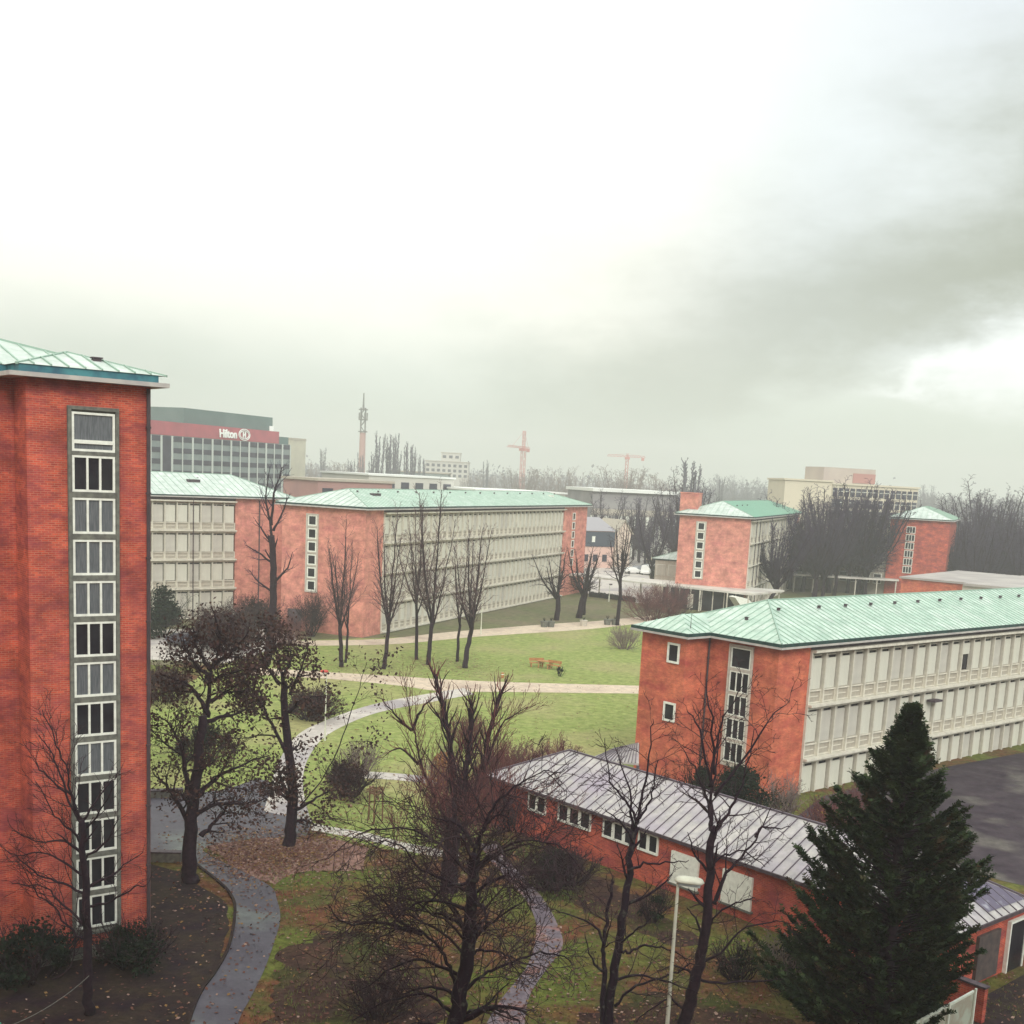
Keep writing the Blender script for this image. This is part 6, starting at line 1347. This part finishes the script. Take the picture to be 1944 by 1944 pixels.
bench_table(*bt[2], -0.5, 'garden_bench', 'orange wooden bench right of the picnic table, next to a tiny bush', 1.6, 0.5, 0.5, None, True)
SH(335, (4.78, 120.96), 0.9, 1.3, 'tiny dark bush at the right end of the picnic benches', M_ever, leafM=M_ever, nl=260, lsz=0.13, stems=10)
# things along the terrace path
for i, (X, Y) in enumerate([(3.87, 160.89), (4.79, 161.27), (9.33, 164.29), (12.76, 166.89), (13.81, 167.33)]):
    o = empty('planter', (X, Y, 0), label=['leftmost dark planter on the terrace path edge', 'second dark planter from the left on the terrace path edge', 'middle pale-rimmed planter on the terrace path edge', 'fourth dark planter on the terrace path, left of the weeping shrub', 'rightmost dark planter on the terrace path edge'][i], cat='planter', group='planters along the terrace path')
    b = MB(); b.lathe([(0.42, 0), (0.52, 0.7), (0.56, 0.72), (0.56, 0.8), (0.48, 0.8)], 12); b.build('pot', M_stone if i != 2 else M_stonep, o)
    T = Tree(410 + i, dict(ST_whip, maxL=0.3, minL=0.1)); 
    for k in range(14):
        a = T.r.rand() * 6.28; T.shoot(np.array([0, 0, 0.75]), np.array([math.cos(a) * 0.6, math.sin(a) * 0.6, 1]), 0.5, 0.02, 1)
    T.twig.build('plant', M_ever, o)
X, Y = (-1.0, 118.22)
o = empty('marker_post', (X, Y, 0), label='tiny orange marker post at the gravel path edge', cat='post')
b = MB(); b.lathe([(0.16, 0), (0.16, 0.5), (0.10, 0.55)], 10); b.build('post', M_woodo, o)
b = MB(); b.lathe([(0.17, 0.35), (0.17, 0.42)], 10); b.build('band', M_white, o)
# low walls beside the court
def low_wall(p, q, h, t, label, M=M_stone, capM=None, name='low_wall'):
    d = Vector((q[0] - p[0], q[1] - p[1])); o = empty(name, (p[0], p[1], 0), math.atan2(d.y, d.x), label=label, cat='wall')
    b = MB(); b.box(0, d.length, -t / 2, t / 2, -0.2, h - 0.07); b.build('wall', M, o)
    b = MB(); b.box(-0.04, d.length + 0.04, -t / 2 - 0.05, t / 2 + 0.05, h - 0.069, h); b.build('coping', capM or M_eave, o)
low_wall((-22.04, 68.94), (-19.33, 69.94), 0.5, 0.3, 'dark low wall behind the asphalt court right of the tower')
low_wall((-18.51, 57.88), (-16.12, 58.1), 0.55, 0.3, 'dark low wall before the asphalt court at the tower edge')
low_wall((17.765, 45.227), (18.824, 44.014), 1.5, 0.25, 'dark red low wall with cap projecting from the annex corner, bottom right', M_brick)
M_hedge = M_ever
def hedge(seed, p, q, h, t, label):
    d = Vector((q[0] - p[0], q[1] - p[1])); L = d.length
    b = MB(); R = np.random.RandomState(seed)
    for i in range(int(900 * max(1, L / 12))):
        leaf_quad(b, R, np.array([R.uniform(0, L), R.uniform(-t / 2, t / 2), R.uniform(0.02, h)]), 0.22)
    o = empty('hedge', (p[0], p[1], 0), math.atan2(d.y, d.x), label=label, cat='hedge')
    b.build('leaves', M_ever, o)
    c = MB(); c.box(0.1, L - 0.1, -t * 0.3, t * 0.3, 0, h * 0.85); c.build('stems', M_bark, o)
hedge(1, (12.4, 206.34), (19.71, 200.42), 0.9, 0.8, 'low dark hedge strip across the pale plaza')
hedge(2, (9.23, 218.08), (13.13, 216.17), 1.3, 0.9, 'dark hedge strip at the foot of the far brick end')
# framed fence panels bottom right
def fence(p, q, h, label, panels):
    d = Vector((q[0] - p[0], q[1] - p[1])); L = d.length; o = empty('fence', (p[0], p[1], 0), math.atan2(d.y, d.x), label=label, cat='fence')
    for i in range(panels):
        a, c = L * i / panels, L * (i + 1) / panels
        b = MB(); b.box(a + 0.04, c - 0.04, -0.02, 0.02, 0.25, h - 0.05); b.build('panel', M_mesh, o)
        b = MB(); b.box(a, c, -0.04, 0.04, h - 0.049, h + 0.03); b.box(a, c, -0.04, 0.04, 0.17, 0.249); b.box(a, a + 0.039, -0.04, 0.04, 0.25, h - 0.05); b.box(c - 0.039, c, -0.04, 0.04, 0.25, h - 0.05); b.build('frame', M_lampw, o)
    for i in range(panels + 1):
        b = MB(); x = L * i / panels; b.box(x - 0.05, x + 0.05, -0.1, -0.041, 0, h + 0.12); b.build('post', M_lampw, o)
M_lampw = mat('fence_paint', (0.66, 0.70, 0.60), 0.5, (0.55, 0.58, 0.50), 3)
M_mesh = mat('rusty_panel', (0.34, 0.34, 0.27), 0.6, (0.30, 0.22, 0.17), 1.5, 6, col3=(0.40, 0.44, 0.36), scale3=1.5)
fence((13.313, 38.185), (17.655, 42.37), 2.0, 'pale framed fence with rust-streaked panels, bottom right before the conifer', 3)
# cable, pole and canopy corner bottom left
a3, c3 = (-13.39, 30, 4.67), (-14.32, 40, 1.89)
b = MB(); L_ = [Vector(a3).lerp(Vector(c3), t) + Vector((0, 0, -0.25 * 4 * t * (1 - t))) for t in np.linspace(0, 1, 14)]
b.tube([tuple(p) for p in L_], [0.012] * 14, 5); tag(b.build('cable', M_stone), 'thin cable stretched to the tree before the tower, bottom left', 'cable')
ap_ = (-10.46, 24, 8.02)
o = empty('porch_roof', (ap_[0] - 0.9, ap_[1], 0), 0.4, label='tip of a green copper porch roof in the bottom left corner', cat='porch roof')
b = MB(); z = ap_[2]; b.add([(-1.6, -1.6, z - 0.75), (0.95, -1.2, z - 0.75), (0.8, 1.2, z - 0.75), (-1.6, 1.2, z - 0.75), (-0.2, 0, z + 0.16), (-1.6, 0, z + 0.16)], [(0, 1, 4, 5), (2, 3, 5, 4), (1, 2, 4), (3, 0, 5), (3, 2, 1, 0)]); b.build('roof', mat('bright_copper_green', (0.05, 0.50, 0.30), 0.5, (0.04, 0.40, 0.26), 4), o)
b = MB(); b.box(-1.5, 0.6, -1.0, 1.0, 0, z - 0.76); b.build('wall', M_brick, o)
# vehicles on the far parking areas
M_tyre = mat('tyre', (0.02, 0.02, 0.022), 0.8)
def vehicle(X, Y, rz_, M, label, van=False):
    o = empty('parked_van' if van else 'parked_car', (X, Y, 0), rz_, label=label, cat='van' if van else 'car', group='vehicles parked in the distance')
    L, W_, H_ = (5.2, 1.95, 2.1) if van else (4.3, 1.75, 1.42)
    b = MB(); hw_ = W_ / 2
    prof = [(-L / 2, 0.35), (-L / 2, 0.8), (-L / 2 + 0.15, 0.95)] + ([(-L / 2 + 0.25, H_), (L / 2 - 1.4, H_), (L / 2 - 0.8, 1.15)] if van else [(-L / 2 + 0.55, 0.98), (-L / 2 + 1.0, H_), (L / 2 - 1.9, H_), (L / 2 - 1.15, 0.98)]) + [(L / 2 - 0.1, 0.85), (L / 2, 0.6), (L / 2, 0.35)]
    n_ = len(prof)
    b.add([(x, -hw_ * (0.86 if z > 1.1 else 1), z) for x, z in prof] + [(x, hw_ * (0.86 if z > 1.1 else 1), z) for x, z in prof], [tuple(range(n_))] + [tuple(range(n_, 2 * n_))[::-1]] + [(i, n_ + i, n_ + (i + 1) % n_, (i + 1) % n_) for i in range(n_)])
    b.build('body', M, o, bevel=0.05)
    for sy in (-1, 1):
        g_ = MB(); y = sy * hw_ * 0.95
        g_.add([(-L / 2 + 0.95, y, 1.0), (L / 2 - 1.4, y, 1.0), (L / 2 - 1.9, sy * hw_ * 0.88, H_ - 0.12), (-L / 2 + 1.15, sy * hw_ * 0.88, H_ - 0.12)], [(0, 1, 2, 3)]); g_.build('window', M_glass, o)
    for sx in (-1, 1):
        for sy in (-1, 1):
            w_ = MB(); k = 14; x0_ = sx * L * 0.31; y0_ = sy * (hw_ - 0.1)
            vs = [(x0_ + 0.32 * math.cos(2 * PI * j / k), y0_ + dy, 0.32 + 0.32 * math.sin(2 * PI * j / k)) for dy in (-0.11, 0.11) for j in range(k)]
            w_.add(vs, [tuple(range(k)), tuple(range(k, 2 * k))[::-1]] + [(j, k + j, k + (j + 1) % k, (j + 1) % k) for j in range(k)]); w_.build('wheel', M_tyre, o)
M_carw = mat('white_car_paint', (0.75, 0.76, 0.74), 0.3); M_card = mat('dark_car_paint', (0.04, 0.04, 0.06), 0.3); M_carg = mat('grey_car_paint', (0.22, 0.23, 0.25), 0.3)
for i, ((X, Y), M, v, lb_) in enumerate(zip([(24.9, 262), (26.74, 268), (28.28, 262), (30.08, 266), (28.85, 275), (-35.66, 128.32), (-34.55, 130.78)], [M_carw, M_carg, M_carw, M_carw, M_card, M_card, M_carg], [0, 0, 1, 1, 0, 0, 0],
    ['white car nearest the small gabled house', 'grey car right of the white car by the gabled house', 'white van left of its twin behind the pavilion', 'white van right of its twin behind the pavilion', 'dark car parked beyond the two white vans', 'dark car on the wet car park right of the tower', 'grey car on the wet car park behind the dark car'])):
    vehicle(X, Y, 0.3 + 0.4 * i, M, lb_, bool(v))
# curved glossy duct behind the near roof
X, Y = (34.44, 188)
o = empty('vent_hood', (X, Y, 0), 0.4, label='pale curved vent hood at the right end of the entrance hall', cat='vent hood')
b = MB()
pr = [(0, 0), (0, 1.5), (-1.2, 2.9), (-0.4, 3.0), (1.2, 2.7), (2.2, 1.9), (2.6, 0)]
n_ = len(pr); b.add([(x, -1, z) for x, z in pr] + [(x, 1, z) for x, z in pr], [tuple(range(n_)), tuple(range(n_, 2 * n_))[::-1]] + [(i, n_ + i, n_ + (i + 1) % n_, (i + 1) % n_) for i in range(n_)]); b.build('hood', M_white, o)
b = MB(); b.box(-0.05, 2.7, -1.1, 1.1, 0, 0.3); b.build('base', M_stone, o)

# ------------------------------------------------------------------ ground cover
def inpoly(x, y, P):
    c = False; j = len(P) - 1
    for i in range(len(P)):
        if (P[i][1] > y) != (P[j][1] > y) and x < (P[j][0] - P[i][0]) * (y - P[i][1]) / (P[j][1] - P[i][1]) + P[i][0]: c = not c
        j = i
    return c
R = np.random.RandomState(77)
LV = [mat('fallen_leaf_brown', (0.13, 0.055, 0.035), 0.9, (0.09, 0.035, 0.03), 2), mat('fallen_leaf_ochre', (0.22, 0.13, 0.045), 0.9, (0.18, 0.10, 0.035), 2), mat('fallen_leaf_pale', (0.32, 0.22, 0.17), 0.9, (0.24, 0.15, 0.12), 2)]
b = MB()
clusters = [(R.uniform(-14, 18), R.uniform(32, 66), R.uniform(1.5, 4.5)) for _ in range(46)]
LC = [(-14.53, 59.91), (-12.81, 58.3), (-11.78, 59.75), (-10.64, 59.5), (-9.61, 61.45), (-13.3, 61.75)]
for i in range(19000):
    if i > 15000:
        q = LC[R.randint(len(LC))]; x, y = R.normal(q[0], 1.0), R.normal(q[1], 1.6)
    elif R.rand() < 0.65:
        cx, cy_, s_ = clusters[R.randint(len(clusters))]; x, y = R.normal(cx, s_), R.normal(cy_, s_)
    else: x, y = R.uniform(-22, 24), R.uniform(26, 72)
    u = unit(np.array([R.normal(), R.normal(), R.normal(0, 0.25)])); v = unit(np.cross(u, np.array([R.normal(0, .3), R.normal(0, .3), 1]))); s_ = R.uniform(0.04, 0.10)
    p = np.array([x, y, 0.045 + R.uniform(0, 0.02)])
    b.add([p - u * s_, p + v * s_ * .7, p + u * s_, p - v * s_ * .7], [(0, 1, 2, 3)], int(R.choice([0, 1, 2], p=[0.68, 0.20, 0.12])))
bases = [(-17.15, 119.94), (-13.01, 119.94), (-10.3, 127.17), (-8.82, 124.04), (-5.98, 127.14), (-4.95, 123.22), (-2.55, 55.87), (-11.4, 61.6), (-8.62, 73.53), (-2.82, 94.2), (-9.56, 70.87), (1.34, 82.68)]
for i in range(7000):
    q = bases[R.randint(len(bases))]; r_ = abs(R.normal(0, 4.0)); a = R.rand() * 6.28; x, y = q[0] + r_ * math.cos(a), q[1] + r_ * math.sin(a) * 1.5
    if i % 3 == 0: x, y = R.uniform(-28, 14), R.uniform(62, 130)
    s_ = R.uniform(0.05, 0.12); an = R.rand() * 6.28; u = np.array([math.cos(an), math.sin(an), 0.15]) * s_; v = np.array([-math.sin(an), math.cos(an), 0.1]) * s_ * 0.7; p = np.array([x, y, 0.05])
    b.add([p - u, p + v, p + u, p - v], [(0, 1, 2, 3)], int(R.choice([0, 1, 2], p=[0.6, 0.3, 0.1])))
tag(b.build('fallen_leaves', LV), 'brown and ochre fallen leaves scattered under the foreground trees', 'leaves', kind='stuff')
M_gr = mat('grass_blade', (0.10, 0.125, 0.030), 0.9, (0.135, 0.11, 0.04), 0.5, col3=(0.10, 0.16, 0.03), scale3=0.15)
b = MB()
AP = [(-15.65, 58.96), (-13.5, 55.36), (-12.52, 53.77), (-11.9, 51.86), (-11.22, 47.92), (-11.13, 45.17), (-11.28, 43.19), (-11.03, 40.55), (-10.43, 36.65), (-8.42, 36.86), (-9.13, 40.76), (-9.12, 42.94), (-9.14, 45.42), (-9.31, 48.17), (-9.62, 51.0), (-10.26, 53.34), (-11.28, 55.7), (-14.44, 59.16)]
MP = [(-0.56, 60.47), (1.11, 55.31), (1.62, 52.17), (1.51, 49.27), (1.1, 46.81), (0.22, 43.99), (-0.3, 41.78), (1.1, 41.94), (1.32, 44.47), (2.04, 47.12), (2.74, 49.43), (2.64, 51.85), (1.84, 55.68), (0.33, 60.61)]
IV = [(-19.37, 46.47), (-17.49, 57.55), (-15.55, 56.25), (-13.23, 53.61), (-11.75, 50.47), (-11.09, 45.92), (-10.47, 40.35), (-9.06, 32.07), (-13.56, 25.08), (-22.51, 38.99)]
cnt = 0
while cnt < 20000:
    x, y = R.uniform(-12, 22), 28 + 42 * R.rand() ** 1.2
    if noise.noise(Vector((x * 0.22, y * 0.22, 0))) < -0.15 + R.uniform(-0.2, 0.2): cnt += 0.2; continue
    if inpoly(x, y, AP) or inpoly(x, y, MP): continue
    if inpoly(x, y, IV) : cnt += 0.3; continue
    cnt += 1
    for k in range(3):
        a = R.rand() * 6.28; h = R.uniform(0.05, 0.15); w_ = 0.015; dx, dy = math.cos(a), math.sin(a); ox, oy = R.normal(0, 0.05, 2)
        b.add([(x + ox - dy * w_, y + oy + dx * w_, 0.0), (x + ox + dy * w_, y + oy - dx * w_, 0.0), (x + ox + dx * h * 0.6, y + oy + dy * h * 0.6, h)], [(0, 1, 2)])
tag(b.build('rough_grass', M_gr), 'rough wet grass growing under the foreground trees', 'grass', kind='stuff')

# ------------------------------------------------------------------ unseen brick block, added behind the viewpoint to shade the near garden
o = empty('unseen_shade_block', (0, -2.0, 0), 0.0, label='unseen tall brick block added behind the viewpoint to shade the near garden', cat='school building')
b = MB(); b.box(-45, 45, -12, 0, -0.5, 31); b.build('wall', M_brick, o)
b = MB(); b.box(-45.6, 45.6, -12.6, 0.3, 31.003, 31.4); b.build('roof', M_copper, o)
for k in range(9):
    for i in range(12):
        b = MB(); b.box(-43 + 7.4 * i, -40.5 + 7.4 * i, 0.003, 0.08, 2 + 3.2 * k, 3.8 + 3.2 * k); f = b.build('window_frame', M_white, o)
        b = MB(); b.box(-42.85 + 7.4 * i, -40.65 + 7.4 * i, 0.084, 0.10, 2.15 + 3.2 * k, 3.65 + 3.2 * k); b.build('pane', M_glass, f)

# ------------------------------------------------------------------ haze
HZ = MB(); HZ.box(-1500, 1500, -60, 2600, -1.5, 95)
hm = bpy.data.materials.new('haze'); hm.use_nodes = True
nt = hm.node_tree; nt.nodes.clear()
pv = nt.nodes.new('ShaderNodeVolumePrincipled'); pv.inputs['Density'].default_value = 0.00072; pv.inputs['Color'].default_value = (0.84, 0.87, 0.845, 1); pv.inputs['Anisotropy'].default_value = 0.0
ho = nt.nodes.new('ShaderNodeOutputMaterial'); nt.links.new(pv.outputs[0], ho.inputs['Volume'])
hz_ = HZ.build('haze', hm); tag(hz_, 'thin mist hanging over the campus', 'haze', kind='stuff')
